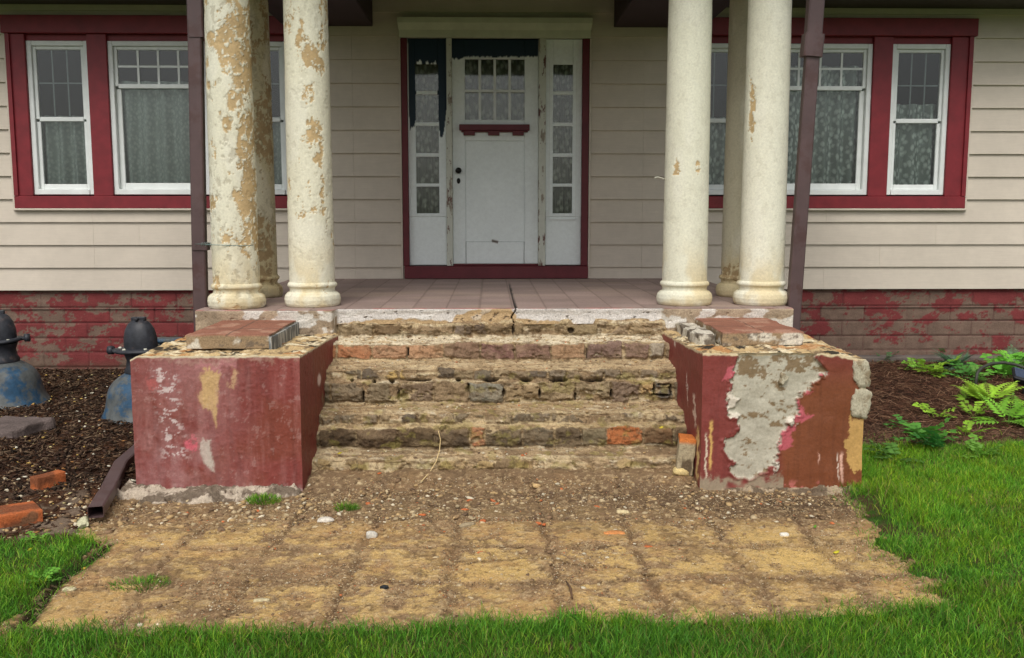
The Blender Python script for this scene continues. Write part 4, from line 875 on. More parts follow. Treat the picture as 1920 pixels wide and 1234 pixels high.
# crumbling footing at the base of the left pier
def crumble(x0, x1, y0, y1, hmax, col1, col2, seed, par):
    """broken concrete footing: lumpy strip that sinks into the dirt at its rim"""
    st = .0065; X, Y = np.meshgrid(np.arange(x0, x1, st), np.arange(y0, y1, st))
    a = fbm(X*6, Y*8, 0, 5, seed, .6); b_ = fbm(X*22, Y*26, 0, 6, seed+1, .7); q = fbm(X*3.2, Y*2, 0, 3, seed+2)
    rim = np.minimum(np.minimum(X-x0, x1-X)/.10, (Y-y0)/((y1-y0)*.75))
    hgt = hmax*ss(.15, .75, rim+(a-.5)*1.6)*(.55+.9*q)+.055*(b_-.5)*ss(0, .4, rim)+.02*(a-.5)
    k = np.floor(hgt/.014)*.014; hgt = .55*hgt+.45*k                       # it breaks in little ledges
    Z = height(X, Y)-.022+hgt
    c = mix(np.broadcast_to(lin(col2), X.shape+(3,)), lin(col1)+0*X[..., None], ss(.35, .62, hgt/hmax*.55+b_*.45)); c = mix(c, lin((84, 70, 56))+0*c, ss(.46, .54, fbm(X*15, Y*20, 4, 6, seed+3, .7))*.8)
    kid(grid('crumbled_footing', np.stack([X+(b_-.5)*.02, Y+(a-.5)*.02, Z], -1), M['masonry'], None, c*(.75+.5*b_)[..., None]), par)

# ================================================================== GROUND
def inpath(x, y, wob=True):
    wv = (fbm(x*3, y*3, 0, 4, 600)-.5)*.24+(fbm(x*10, y*10, 0, 4, 601)-.5)*.14 if wob else 0
    l = -1.74-.16*ss(4.12, 4.3, y)+wv*.5; r = 1.90-.158*(4.83-y)+wv*1.25-.02; fr_ = 3.24+.035*x+wv*.8
    return np.minimum(np.minimum(x-l, r-x), np.minimum(y-fr_, 5.3-y))
def classes(x, y):
    """0 path, 1 lawn, 2 mulch left, 3 mulch right"""
    wv = (fbm(x*2.5, y*2.5, 0, 4, 602)-.5)*.5
    c = np.full(x.shape, 1); ip = inpath(x, y)
    left = x < 0
    c = np.where(left & (y > 4.16+wv*.5+np.clip(-1.9-x, 0, 2)*.05), 2, c); c = np.where(~left & (y > 5.74+wv*.45+.02*(x-2)), 3, c)
    c = np.where((ip > 0), 0, c); return c
def height(x, y):
    h = .014*(fbm(x*2.2, y*2.2, 0, 4, 603)-.5)+.010*(fbm(x*9, y*9, 0, 4, 604)-.5)
    ip = inpath(x, y)
    h = h+.012*ss(.02, -.08, ip)
    h = h+ss(4.82, 5.08, y)*ss(-1.06, -.95, x)*ss(1.16, 1.04, x)*(.07+.03*(fbm(x*5, y*5, 0, 4, 605)-.5))
    lf = ss(-1.8, -2.0, x)*ss(4.2, 5.5, y)*.045; rt = ss(1.85, 2.1, x)*ss(5.2, 8.0, y)*.10
    h = h+lf+rt
    gv = np.exp(-((x+1.685+.10*(fbm(y*3, x*0, 0, 4, 606)-.5))/.024)**2)*ss(4.22, 4.1, y)*ss(2.9, 3.2, y)*.028; return h-gv
def ground(fine):
    if fine: xs = np.arange(-2.25, 2.2, .006); ys = np.arange(2.95, 5.32, .006)
    else: xs = np.arange(-6.0, 6.6, .014); ys = np.arange(2.0, YW+.04, .014)
    X, Y = np.meshgrid(xs, ys); Z = height(X, Y); ip = inpath(X, Y); C = classes(X, Y)
    if not fine: C = np.where((C == 0) & (ip < .05), np.where(Y < 4.3, 1, 2+(X > 0)), C)
    U, V = PX(np.stack([X, Y, Z], -1))
    n1 = fbm(X*3.2, Y*3.2, 0, 5, 610, .58); n2 = fbm(X*11, Y*11, 0, 7, 611, .72)*1.25-.125; n3 = fbm(X*45, Y*45, 0, 3, 612)
    mud = lin((152, 124, 92)); sand = lin((212, 178, 112)); dk = lin((96, 74, 56))
    # worn beds of the lifted pavers: sandy centres, dark silt in the old joints
    wx = X+(fbm(X*3, Y*3, 0, 4, 613)-.5)*.09+.155; wy = Y+(fbm(X*3, Y*3, 5, 4, 614)-.5)*.09-3.66
    L = .40; jx = np.abs(wx/L-np.round(wx/L))*L; jy = np.abs(wy/L-np.round(wy/L))*L; jd = np.minimum(jx, jy*1.15)
    cell = hash1(np.round(wx/L-.5)*7+np.round(wy/L-.5)*131, 4)
    rg = fbm(X*18, Y*18, 0, 7, 618, .74)-.5; patch = ss(.015, .075, jd+rg*.20)*ss(.41, .55, n1*.55+n2*.45+(cell-.5)*.20+rg*.35+.012)*ss(4.8, 4.25, Y+rg)
    c = mix(np.broadcast_to(mud, X.shape+(3,)), sand+0*X[..., None], patch*.72)*(.80+.4*fbm(X*9, Y*12, 7, 7, 622, .72))[..., None]
    c = mix(c, lin((176, 136, 92))+0*c, ss(.5, .6, fbm(X*4, Y*5, 9, 6, 623, .65))*.45)
    c = mix(c, lin((190, 160, 112))+0*c, ss(.5, .62, n2)*.35)
    rg0 = (fbm(X*5, Y*5, 0, 4, 621)-.5)*.8
    joint = ss(.024, .004, jd+(fbm(X*26, Y*26, 0, 6, 617, .7)-.5)*.09)*ss(.30, .52, fbm(X*2.2, Y*2.2, 0, 4, 615)); c = mix(c, dk+0*c, joint*.5*ss(4.75, 4.4, Y+rg0))
    c = mix(c, lin((122, 98, 74))+0*c, ss(.55, .60, fbm(X*7, Y*10, 3, 8, 616, .74))*.6)
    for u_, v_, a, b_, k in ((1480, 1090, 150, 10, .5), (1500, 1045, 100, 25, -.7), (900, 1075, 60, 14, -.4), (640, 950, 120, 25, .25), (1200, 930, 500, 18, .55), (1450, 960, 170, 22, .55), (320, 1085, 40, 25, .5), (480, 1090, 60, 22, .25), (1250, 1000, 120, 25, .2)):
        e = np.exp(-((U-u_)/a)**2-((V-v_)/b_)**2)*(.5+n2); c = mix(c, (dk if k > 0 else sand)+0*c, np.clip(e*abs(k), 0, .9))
    c = mix(c, dk+0*c, ss(.62, .70, n2*.6+n3*.4)*.6)
    # thin wandering crack
    cy = np.interp(U, [855, 900, 960, 1010, 1050, 1100, 1150, 1230], [1063, 1052, 1051, 1047, 1052, 1060, 1064, 1078])+(fbm(X*8, X*0, 0, 3, 620)-.5)*6
    ck = ss(2.2, .8, np.abs(V-cy))*(U > 856)*(U < 1235); c = mix(c, lin((74, 54, 38))+0*c, ck*.85)
    soil = lin((78, 66, 46))*(.7+.6*n2)[..., None]
    grs = lin((58, 84, 34))*(.7+.6*n1)[..., None]; lawn = mix(soil, grs, ss(.35, .6, n2))
    mul = mix(lin((84, 58, 42))+0*c, lin((50, 34, 26))+0*c, ss(.4, .6, n2)); mulL = mix(mul, lin((140, 122, 104))+0*c, ss(.5, .62, n2)*ss(5.2, 4.5, Y)*ss(-2.7, -2.2, X)*.7)
    mulR = mix(lin((92, 66, 50))+0*c, lin((58, 42, 34))+0*c, ss(.4, .6, n2)); mulR = mix(mulR, lin((112, 90, 74))+0*c, ss(6.3, 5.9, Y+(n1-.5)*.5))
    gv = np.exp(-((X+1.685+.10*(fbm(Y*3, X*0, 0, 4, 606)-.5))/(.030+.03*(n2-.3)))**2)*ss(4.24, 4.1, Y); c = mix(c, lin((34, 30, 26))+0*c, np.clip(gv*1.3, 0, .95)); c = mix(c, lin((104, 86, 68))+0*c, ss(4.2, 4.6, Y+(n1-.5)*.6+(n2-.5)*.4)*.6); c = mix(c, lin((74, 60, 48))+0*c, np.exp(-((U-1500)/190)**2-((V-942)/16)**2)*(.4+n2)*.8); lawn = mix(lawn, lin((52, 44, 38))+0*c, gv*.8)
    pit = ss(.60, .66, fbm(X*34, Y*38, 3, 6, 624, .72)); c = mix(c, c*.62, pit*.8); lum = ss(.58, .64, fbm(X*48, Y*54, 5, 5, 625, .7)); c = mix(c, lin((200, 176, 136))+0*c, lum*.45*(Y < 5.2)); Z = Z-.004*pit+.003*lum
    Z = Z+.007*(n2-.5)+.006*(n3-.5)-.009*joint-.009*ck+.008*(fbm(X*6, Y*6, 0, 5, 619)-.5)+.003*patch*(Y < 4.8)
    Z = Z+np.where(C >= 2, .018*(n2-.5), 0)
    if not fine: Z = Z-.007*ss(-.01, .01, ip)
    P = np.stack([X, Y, Z], -1); cq = C[:-1, :-1]
    for cl, nm, cc in ((0, 'dirt_path', c),) if fine else ( (1, 'lawn_soil', lawn), (2, 'mulch_bed_left', mulL), (3, 'mulch_bed_right', mulR)):
        o_ = grid(nm, P, M['earth'], None, cc, keep=(cq == cl)); tag(o_, kind='structure')
ground(True); ground(False)
crumble(-1.98, -.98, 4.68, 4.955, .055, (178, 164, 146), (118, 102, 84), 520, pierL)
crumble(1.08, 1.96, 4.76, 4.955, .035, (160, 142, 118), (116, 98, 76), 530, pierR)
mb = MB(); S = 400
fa = [(-S, -S), (S, -S), (S, S), (-S, S)]
mb.add([(x, y, -.045) for x, y in fa], [(0, 1, 2, 3)])
tag(mb.build('ground', smat('far_lawn', (74, 100, 44), 1, 3, (.7, 1.2), 40, .6, .02, rgb2=(96, 92, 56), s2=1.5)), kind='structure')

# --- scatter helpers
def sample(n, x0, x1, y0, y1): return RNG.uniform(x0, x1, n), RNG.uniform(y0, y1, n)
def stones(name, x, y, size, cols, mat, label, flat=.6, zoff=0.0, elong=1.4, zs=None):
    """one mesh of many small irregular stones (12-corner lumps)"""
    n = len(x); phi = (1+5**.5)/2
    ico = np.array([(-1, phi, 0), (1, phi, 0), (-1, -phi, 0), (1, -phi, 0), (0, -1, phi), (0, 1, phi), (0, -1, -phi), (0, 1, -phi), (phi, 0, -1), (phi, 0, 1), (-phi, 0, -1), (-phi, 0, 1)])/1.9
    tri = np.array([(0, 11, 5), (0, 5, 1), (0, 1, 7), (0, 7, 10), (0, 10, 11), (1, 5, 9), (5, 11, 4), (11, 10, 2), (10, 7, 6), (7, 1, 8), (3, 9, 4), (3, 4, 2), (3, 2, 6), (3, 6, 8), (3, 8, 9), (4, 9, 5), (2, 4, 11), (6, 2, 10), (8, 6, 7), (9, 8, 1)])
    V = ico[None]*(1+RNG.uniform(-.32, .32, (n, 12, 1)))
    V = V*np.stack([RNG.uniform(1, elong, n), RNG.uniform(.7, 1, n), RNG.uniform(.35, flat+.2, n)], -1)[:, None, :]
    a = RNG.uniform(0, 6.28, n); ca, sa = np.cos(a)[:, None], np.sin(a)[:, None]
    tl = RNG.uniform(-.5, .5, n)[:, None]; V[..., 2] = V[..., 2]+V[..., 0]*tl*.5
    X = V[..., 0]*ca-V[..., 1]*sa; Y = V[..., 0]*sa+V[..., 1]*ca
    P = np.stack([X, Y, V[..., 2]], -1)*size[:, None, None]
    P = P+np.stack([x, y, (height(x, y) if zs is None else zs)+size*.12+zoff], -1)[:, None, :]
    F = (tri[None]+np.arange(n)[:, None, None]*12).reshape(-1, 3)
    return tag(npmesh(name, P, None, F, mat, None, np.repeat(cols, 12, 0), False), kind='stuff')
# gravel and mortar crumbs on the path
x, y = sample(19000, -2.0, 2.0, 3.15, 5.0); ip = inpath(x, y)
den = .10+.9*ss(4.1, 4.75, y)*(.4+.6*ss(.3, .6, fbm(x*2, y*2, 0, 3, 700)))+.45*ss(.5, .7, fbm(x*3, y*3, 0, 3, 701)); ok = (ip > .0) & (RNG.random(len(x)) < den*.75); x, y = x[ok], y[ok]
sz = .0026+.009*RNG.random(len(x))**5
pl_ = np.array([lin(c_) for c_ in ((184, 164, 130), (206, 194, 168), (150, 124, 92), (128, 104, 80), (178, 150, 108), (110, 90, 72), (188, 112, 72))])
ci = RNG.choice(7, len(x), p=[.16, .07, .25, .23, .19, .08, .02]); g1 = stones('gravel', x, y, sz, pl_[ci]*RNG.uniform(.8, 1.15, (len(x), 1)), M['chips'], '')
x, y = sample(70000, -2.0, 2.0, 3.15, 5.0); ok = (inpath(x, y) > 0) & (RNG.random(len(x)) < .25+.75*ss(.4, .6, fbm(x*4, y*4, 0, 5, 705, .65))); x, y = x[ok], y[ok]
stones('grit', x, y, RNG.uniform(.0012, .0034, len(x)), pl_[RNG.choice(7, len(x), p=[.16, .08, .22, .20, .18, .14, .02])]*RNG.uniform(.6, 1.2, (len(x), 1)), M['chips'], '')
# coarser rubble swept to the stair foot and the left pier
x1, y1 = sample(700, -1.15, 1.1, 4.35, 4.97); x2, y2 = sample(900, -2.1, -1.0, 4.25, 4.78); x3, y3 = sample(220, .5, 1.7, 4.2, 4.8); x4, y4 = sample(500, -1.25, -.3, 4.25, 4.9)
x = np.concatenate([x1, x2, x3, x4]); y = np.concatenate([y1, y2, y3, y4]); ok = ~((x < -1.0) & (y > 4.75)); x, y = x[ok], y[ok]
sz = .004+.014*RNG.random(len(x))**5; ci = RNG.choice(7, len(x), p=[.20, .10, .22, .18, .22, .06, .02])
stones('rubble', x, y, sz, pl_[ci]*RNG.uniform(.8, 1.15, (len(x), 1)), M['chips'], '', .55)
q_ = STEP_PTS; sz = .002+.009*RNG.random(len(q_))**4
stones('step_crumbs', q_[:, 0], q_[:, 1], sz, pl_[RNG.choice(7, len(q_), p=[.24, .14, .2, .12, .22, .06, .02])]*RNG.uniform(.7, 1.1, (len(q_), 1)), M['chips'], '', zs=q_[:, 2])
# mulch: bark chips left, straw right
def strands(name, n, x0, x1, y0, y1, cls, cols, lens, wid, up=.012, tilt=.25):
    x, y = sample(n, x0, x1, y0, y1); ok = (classes(x, y) == cls) & ~((cls == 2) & (RNG.random(n) < .9*ss(5.1, 4.6, y)*ss(-2.6, -2.1, x))); x, y = x[ok], y[ok]; n = len(x)
    a = RNG.uniform(0, 6.28, n); L = RNG.uniform(*lens, n); W = RNG.uniform(*wid, n); tz = RNG.normal(0, tilt, n)
    d = np.stack([np.cos(a), np.sin(a), tz], -1); s_ = np.stack([-np.sin(a), np.cos(a), RNG.normal(0, .35, n)], -1); u = np.stack([0*a, 0*a, 1+0*a], -1)
    c = np.stack([x, y, height(x, y)+.004+RNG.random(n)*up], -1)
    V = np.stack([c+d*(k*L/2)[:, None]+s_*(j*W/2)[:, None]+u*(m_*W*.3)[:, None]*(1 if True else 0) for k, j, m_ in ((-1, -1, 0), (-1, 1, 0), (-.8, 0, 1.4), (1, -.7, 0), (1, .7, 0), (.8, 0, 1.4))], 1)
    q = np.array([(0, 3, 5, 2), (1, 2, 5, 4), (0, 1, 4, 3)]); t_ = np.array([(0, 2, 1), (3, 4, 5)]); o = (np.arange(n)*6)[:, None, None]
    cc = np.array([lin(c_) for c_ in cols])[RNG.integers(0, len(cols), n)]*RNG.uniform(.6, 1.35, (n, 1))
    return tag(npmesh(name, V, (q[None]+o).reshape(-1, 4), (t_[None]+o).reshape(-1, 3), M['chips'], None, np.repeat(cc, 6, 0), False), kind='stuff')
strands('bark_mulch', 26000, -4.9, -1.7, 4.1, 8.55, 2, [(74, 56, 44), (52, 40, 32), (90, 70, 54), (62, 46, 38), (40, 32, 26), (106, 88, 70)], (.012, .05), (.006, .016))
strands('pine_straw', 24000, 1.6, 5.4, 5.6, 8.5, 3, [(100, 70, 54), (76, 52, 40), (122, 90, 70), (62, 44, 36), (138, 108, 86), (88, 58, 46)], (.03, .11), (.002, .006), .02)
# pale flecks: fallen petals and small leaves on the beds
x, y = sample(900, -2.7, -1.8, 4.1, 5.1); ok = classes(x, y) == 2; x, y = x[ok], y[ok]
stones('rubble', x, y, .003+.012*RNG.random(len(x))**4, pl_[RNG.choice(7, len(x), p=[.22, .14, .2, .16, .18, .08, .02])], M['chips'], '')
x, y = sample(500, -4.4, -1.75, 4.2, 8.3); ok = classes(x, y) == 2; x, y = x[ok], y[ok]
stones('leaf_litter', x, y, RNG.uniform(.004, .012, len(x)), np.array([lin(c_) for c_ in ((196, 182, 132), (180, 150, 84), (206, 200, 180), (150, 108, 66))])[RNG.integers(0, 4, len(x))], M['chips'], '', .3, .014)

# --- grass
def blades(name, x, y, hgt, wid, cols, lean=.5, kind='stuff', zoff=0, bend=None):
    n = len(x); a = RNG.uniform(0, 6.28, n); b = RNG.uniform(0, 6.28, n) if bend is None else bend; ln = np.abs(RNG.normal(lean, .35, n))
    z = height(x, y)+zoff-.004; p = np.stack([x, y, z], -1)
    sd = np.stack([np.cos(a), np.sin(a), 0*a], -1)*wid[:, None]; lv = np.stack([np.cos(b), np.sin(b), 0*b], -1)*(hgt*ln)[:, None]
    up = np.stack([0*a, 0*a, hgt], -1); k = 1/np.sqrt(1+ln**2)[:, None]
    V = np.stack([p-sd, p+sd, p-sd*.8+lv*.28*k+up*.5*k, p+sd*.8+lv*.28*k+up*.5*k, p-sd*.5+lv*.7*k+up*.85*k, p+sd*.5+lv*.7*k+up*.85*k, p+lv*1.15*k+up*1.0*k], 1)
    o = (np.arange(n)*7)[:, None, None]; q = np.array([(0, 1, 3, 2), (2, 3, 5, 4)]); t_ = np.array([(4, 5, 6)])
    tip_tone = np.array([.75, .75, .95, .95, 1.05, 1.05, 1.1])                       # darker at the root, paler towards the tip
    cc = cols[:, None, :]*tip_tone[None, :, None]
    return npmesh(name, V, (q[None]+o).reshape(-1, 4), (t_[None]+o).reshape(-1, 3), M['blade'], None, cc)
def gcol(x, y, n):
    g = np.array([lin(c_) for c_ in ((88, 142, 38), (66, 120, 28), (116, 162, 48), (76, 130, 40), (138, 164, 62), (92, 150, 48))])[RNG.choice(6, n, p=[.3, .24, .16, .16, .05, .09])]
    pt = ss(.42, .62, fbm(x*5, y*5, 0, 5, 806, .6))[:, None]; g = g*(1-pt*np.array([-.25, -.02, .25]))
    g = g*(.82+.9*fbm(x*3.4, y*3.4, 0, 6, 800, .65))[:, None]*RNG.uniform(.75, 1.25, (n, 1))
    rt_ = (ss(1.6, 2.2, x)*ss(3.6, 4.4, y))[:, None]; g = g*(1+rt_*np.array([.28, .12, .0])); g = g*(1-.14*ss(3.6, 3.2, y)[:, None])
    dry = (RNG.random(n) < .04+.12*ss(.5, .7, fbm(x*4, y*4, 0, 3, 801)))[:, None]; return np.where(dry, lin((150, 138, 84))*RNG.uniform(.7, 1.1, (n, 1)), g)
def lawn():
    xs_, ys_ = [], []
    for n_, x0, x1, y0, y1 in ((190000, -2.6, 3.2, 2.35, 4.2), (120000, 1.5, 4.6, 4.2, 6.1), (30000, -3.6, -1.6, 3.2, 4.4)):
        x, y = sample(n_, x0, x1, y0, y1); xs_.append(x); ys_.append(y)
    x, y = np.concatenate(xs_), np.concatenate(ys_); ip = inpath(x, y); c = classes(x, y)
    edge = ss(-.02, .05, -ip)*.85+.15; thin = ss(.28, .42, fbm(x*4, y*4, 0, 3, 802)); edge *= np.where((x < -1.6) & (y > 3.3), .25+.45*ss(.4, .6, fbm(x*5, y*5, 0, 4, 808)), 1)*(.75+.25*thin)
    strip = (x > 1.3) & (x < 2.2) & (y > 4.1) & (y < 4.75); edge *= np.where(strip, ss(0.0, .35, -ip+(fbm(x*6, y*6, 0, 3, 803)-.5)*.2)*.9+.05, 1)
    ok = (c == 1) & (RNG.random(len(x)) < edge) & (ip < .0)
    x, y = x[ok], y[ok]; n = len(x); h = RNG.uniform(.022, .055, n)*(.7+.6*fbm(x*3, y*3, 0, 3, 804))
    h = h*(1+.5*np.exp(-((x-2.05)/.18)**2)*(y > 4.3))*np.where(y < 3.6, 1.25, 1)*(.75+.5*fbm(x*9, y*9, 0, 4, 807))
    tag(blades('grass', x, y, h, RNG.uniform(.0009, .0020, n), gcol(x, y, n), .7), kind='stuff')
lawn()
def spill():
    # blades creeping over the border onto the dirt and between the weeds at the bed edge
    x, y = sample(22000, -2.0, 2.0, 3.1, 3.6); ip = inpath(x, y); ok = (ip > -.02) & (ip < .16) & (RNG.random(len(x)) < ss(.16, -.02, ip)**2*.6); X1, Y1 = x[ok], y[ok]
    x, y = sample(14000, 1.2, 2.1, 3.3, 4.9); ip = inpath(x, y); ok = (ip > -.02) & (ip < .24) & (RNG.random(len(x)) < ss(.24, -.02, ip)**2*.5); X2, Y2 = x[ok], y[ok]
    x, y = sample(9000, -2.0, -1.4, 3.1, 4.3); ip = inpath(x, y); ok = (ip > -.02) & (ip < .16) & (RNG.random(len(x)) < ss(.16, -.02, ip)**2*.6); X2, Y2 = np.append(X2, x[ok]), np.append(Y2, y[ok])
    x, y = sample(9000, 1.95, 5.0, 5.6, 6.2); ok = (classes(x, y) == 3) & (RNG.random(len(x)) < ss(6.2, 5.6, y)*.4); X3, Y3 = x[ok], y[ok]
    x = np.concatenate([X1, X2, X3]); y = np.concatenate([Y1, Y2, Y3]); n = len(x)
    tag(blades('grass', x, y, RNG.uniform(.02, .05, n), RNG.uniform(.0009, .0018, n), gcol(x, y, n), 1.0), kind='stuff')
spill()
def tuft(u, v, r, n, h, label, z=.0):
    cx, cy = WZ(u, v, z); a = RNG.uniform(0, 6.28, n); q = r*np.sqrt(RNG.random(n)); x, y = cx+q*np.cos(a), cy+q*np.sin(a)*.7
    hh = RNG.uniform(.4, 1, n)*h*(1-.5*q/r); o_ = blades('weed_tuft', x, y, hh, RNG.uniform(.001, .0022, n), gcol(x, y, n)*.85, .9, zoff=z, bend=a+RNG.normal(0, .6, n))
    tag(o_, label, 'weed', 'grass tufts on the bare dirt'); origin_to(o_, (cx, cy, 0))
tuft(495, 938, .09, 420, .06, 'green grass tuft at the foot of the left red pier', .03)
tuft(650, 955, .06, 260, .075, 'small upright grass tuft on the rubble left of the stair foot')
tuft(262, 1095, .12, 420, .045, 'wide sparse grass tuft on the sandy dirt at lower left')
tuft(1336, 915, .03, 60, .04, 'tiny pale weed at the inner corner of the right red pier')
tuft(1610, 900, .10, 420, .13, 'tall grass tuft leaning on the outer corner of the right red pier')

# ================================================================== PLANTS IN THE RIGHT BED
def fern(u, v, size, n, tone, label, kind='fern', face=None, z=.06):
    n = int(n*1.3)
    x, y = WZ(u, v, z); root_z = float(height(np.array([x]), np.array([y]))[0]); V, F3, Cc = [], [], []
    def leaf(base, d, nrm, L, W, c):
        d = Vector(d).normalized(); s_ = d.cross(Vector(nrm)).normalized(); o = len(V); m_ = Vector(base)+d*L*.45; drop = Vector((0, 0, -L*.12))
        pts = [Vector(base), m_+s_*W/2, Vector(base)+d*L+drop, m_-s_*W/2, m_+Vector((0, 0, -W*.12))]
        V.extend([tuple(p) for p in pts]); F3.extend([(o, o+1, o+4), (o+1, o+2, o+4), (o+2, o+3, o+4), (o+3, o, o+4)]); Cc.extend([c]*5)
    for i in range(n):
        az = (RNG.uniform(0, 6.28) if face is None else face+RNG.normal(0, .5)); el = RNG.uniform(.45, 1.1); L = size*RNG.uniform(.7, 1.1)
        p = Vector((x+RNG.normal(0, size*.08), y+RNG.normal(0, size*.08), root_z)); d = Vector((math.cos(az)*math.cos(el), math.sin(az)*math.cos(el), math.sin(el))); steps = 12 if kind == 'fern' else 5
        c = lin(tone)*RNG.uniform(.75, 1.3); q = p.copy(); prev = p.copy(); side0 = Vector((-math.sin(az), math.cos(az), 0))
        for s_ in range(1, steps+1):
            t = s_/steps; d = (d+Vector((0, 0, -.075 if kind == 'fern' else -.12))).normalized(); prev = q.copy(); q = q+d*L/steps
            nrm = side0.cross(d)
            o = len(V); w_ = .0018; V.extend([tuple(prev-side0*w_), tuple(prev+side0*w_), tuple(q+side0*w_), tuple(q-side0*w_)]); F3.extend([(o, o+1, o+2), (o, o+2, o+3)]); Cc.extend([c*.7]*4)
            if kind == 'fern':
                if t > .22:
                    ll = L*.34*math.sin(min(1, (1.08-t)*1.25)*math.pi/2)**.8*(1 if t > .3 else .6)
                    for sg in (-1, 1): leaf(q, side0*sg+d*.45, nrm, ll, ll*.26+.003, c*RNG.uniform(.85, 1.15))
            elif t > .35:
                for sg in (-1, 1): leaf(q, side0*sg+d*RNG.uniform(.1, .9)+Vector((0, 0, RNG.uniform(-.2, .3))), nrm, L*RNG.uniform(.22, .38), L*RNG.uniform(.16, .24), c*RNG.uniform(.8, 1.2))
        leaf(q, d, side0.cross(d), L*.25, L*(.07 if kind == 'fern' else .17), c)
    o_ = npmesh('fern' if kind == 'fern' else 'weed_plant', np.array(V), None, np.array(F3), M['leaf'], None, np.array(Cc), False)
    tag(o_, label, 'fern' if kind == 'fern' else 'weed', 'ferns and weeds in the right bed'); origin_to(o_, (x, y, root_z)); return o_
BR, MD, DK = (148, 190, 60), (84, 142, 60), (88, 120, 92)
fern(1661, 690, .12, 7, (78, 116, 72), 'small dark green weed beside the back corner of the right red pier', 'weed')
fern(1748, 705, .22, 9, BR, 'bright green broad leaved plant against the foundation left of the hose loop', 'weed', z=.1)
fern(1722, 700, .14, 6, (120, 170, 60), 'smaller bright weed just left of the broad leaved plant by the foundation', 'weed', z=.1)
fern(1792, 690, .24, 11, DK, 'grey green feathery plant spreading along the foundation ledge', 'fern', z=.12)
fern(1808, 712, .17, 8, MD, 'mid green low plant below the feathery one near the hose loop', 'weed', z=.1)
fern(1856, 752, .30, 9, (164, 206, 66), 'large yellow green fern left of the solar light', 'fern', z=.1)
fern(1812, 756, .14, 5, BR, 'small upright fern frond alone on the straw left of the large fern', 'fern', face=1.6)
fern(1826, 782, .15, 6, BR, 'little bright weed below the lone small frond', 'weed')
fern(1892, 792, .28, 10, (132, 190, 62), 'broad fern with spread fronds below the solar light', 'fern')
fern(1748, 782, .13, 5, BR, 'thin upright bright weed in the middle of the brown straw', 'weed')
fern(1694, 796, .13, 6, MD, 'small green weed on the straw right of the peeled pier', 'weed')
fern(1730, 822, .20, 11, (96, 156, 62), 'leafy weed clump at the lawn edge right of the red pier', 'weed')
fern(1770, 832, .17, 8, (78, 146, 70), 'bluish green weed next to the leafy clump at the lawn edge', 'weed')
fern(1812, 810, .16, 6, (150, 196, 60), 'yellow green weed with a long stem near the lawn edge', 'weed')
fern(1680, 850, .14, 9, (96, 140, 60), 'low ragged weed in the dead grass beside the right red pier', 'weed')
fern(1838, 842, .13, 8, (120, 170, 64), 'low bright weed at the lawn edge below the broad fern', 'weed')
fern(1768, 668, .14, 7, (104, 140, 84), 'small leafy weed against the ledge between the bright plant and the feathery one', 'weed', z=.14)
fern(1836, 718, .14, 8, (110, 160, 70), 'leafy weed filling the gap above the large yellow green fern', 'weed', z=.1)
fern(1884, 712, .26, 10, (110, 178, 64), 'leafy green plant behind the solar light', 'weed', z=.1)
fern(1914, 700, .24, 9, (122, 186, 66), 'bright plant at the right edge behind the hose loop', 'weed', z=.12)
fern(1908, 684, .26, 10, (104, 132, 96), 'pale feathery plant against the foundation at the far right', 'fern', z=.15)
# small broadleaf weeds in the left lawn corner
fern(80, 1095, .07, 6, (110, 168, 60), 'round leaved weed in the grass at the lower left corner', 'weed', z=0)
fern(70, 1020, .06, 5, (120, 170, 70), 'small weed beside the orange brick at left', 'weed', z=0)

# ================================================================== OTHER THINGS
# solar path light
x, y = 4.00, 7.02; z0 = .08
root = tag(empty('solar_light', (x, y, z0)), 'black solar path light with tilted rectangular panel among the ferns', 'garden light')
mb = MB(); mb.tube([(x, y, z0-.02), (x+.01, y, z0+.13)], .011, 10); kid(mb.build('stake', M['blackplastic'], None, True), root)
hd = MB(); hd.box(-.10, .10, -.07, .07, -.03, .0, .01); h_ = hd.build('lamp_head', M['blackplastic'])
pn = MB(); pn.box(-.088, .088, -.058, .058, .0005, .005, .002); p_ = pn.build('solar_panel', M['solar'])
tb = MB(); tb.box(-.075, .075, -.05, .03, -.075, -.031, .015); t__ = tb.build('lamp_body', M['blackplastic'])
for o_ in (h_, p_, t__): o_.parent = root; o_.location = (.02, 0, .165); o_.rotation_euler = (R(28), R(16), R(-14))
# hose loop
mb = MB(); px_ = [(1832, 700, 7.3), (1840, 690, 7.35), (1858, 682, 7.4), (1882, 680, 7.42), (1905, 684, 7.42), (1930, 693, 7.4), (1960, 700, 7.36)]
pts = []
for i in range(len(px_)-1):
    for k in range(4):
        t = k/4; u_ = px_[i][0]*(1-t)+px_[i+1][0]*t; v_ = px_[i][1]*(1-t)+px_[i+1][1]*t; Y_ = px_[i][2]*(1-t)+px_[i+1][2]*t; a, b_ = WY(u_, v_, Y_); pts.append((a, Y_, max(b_, .09)))
pts = [(pts[0][0]-.02, pts[0][1]-.02, .07)]+pts
mb.tube(pts, .0125, 10); tag(mb.build('garden_hose', M['hose'], None, True), 'dark garden hose loop arching out of the plants by the foundation', 'hose')
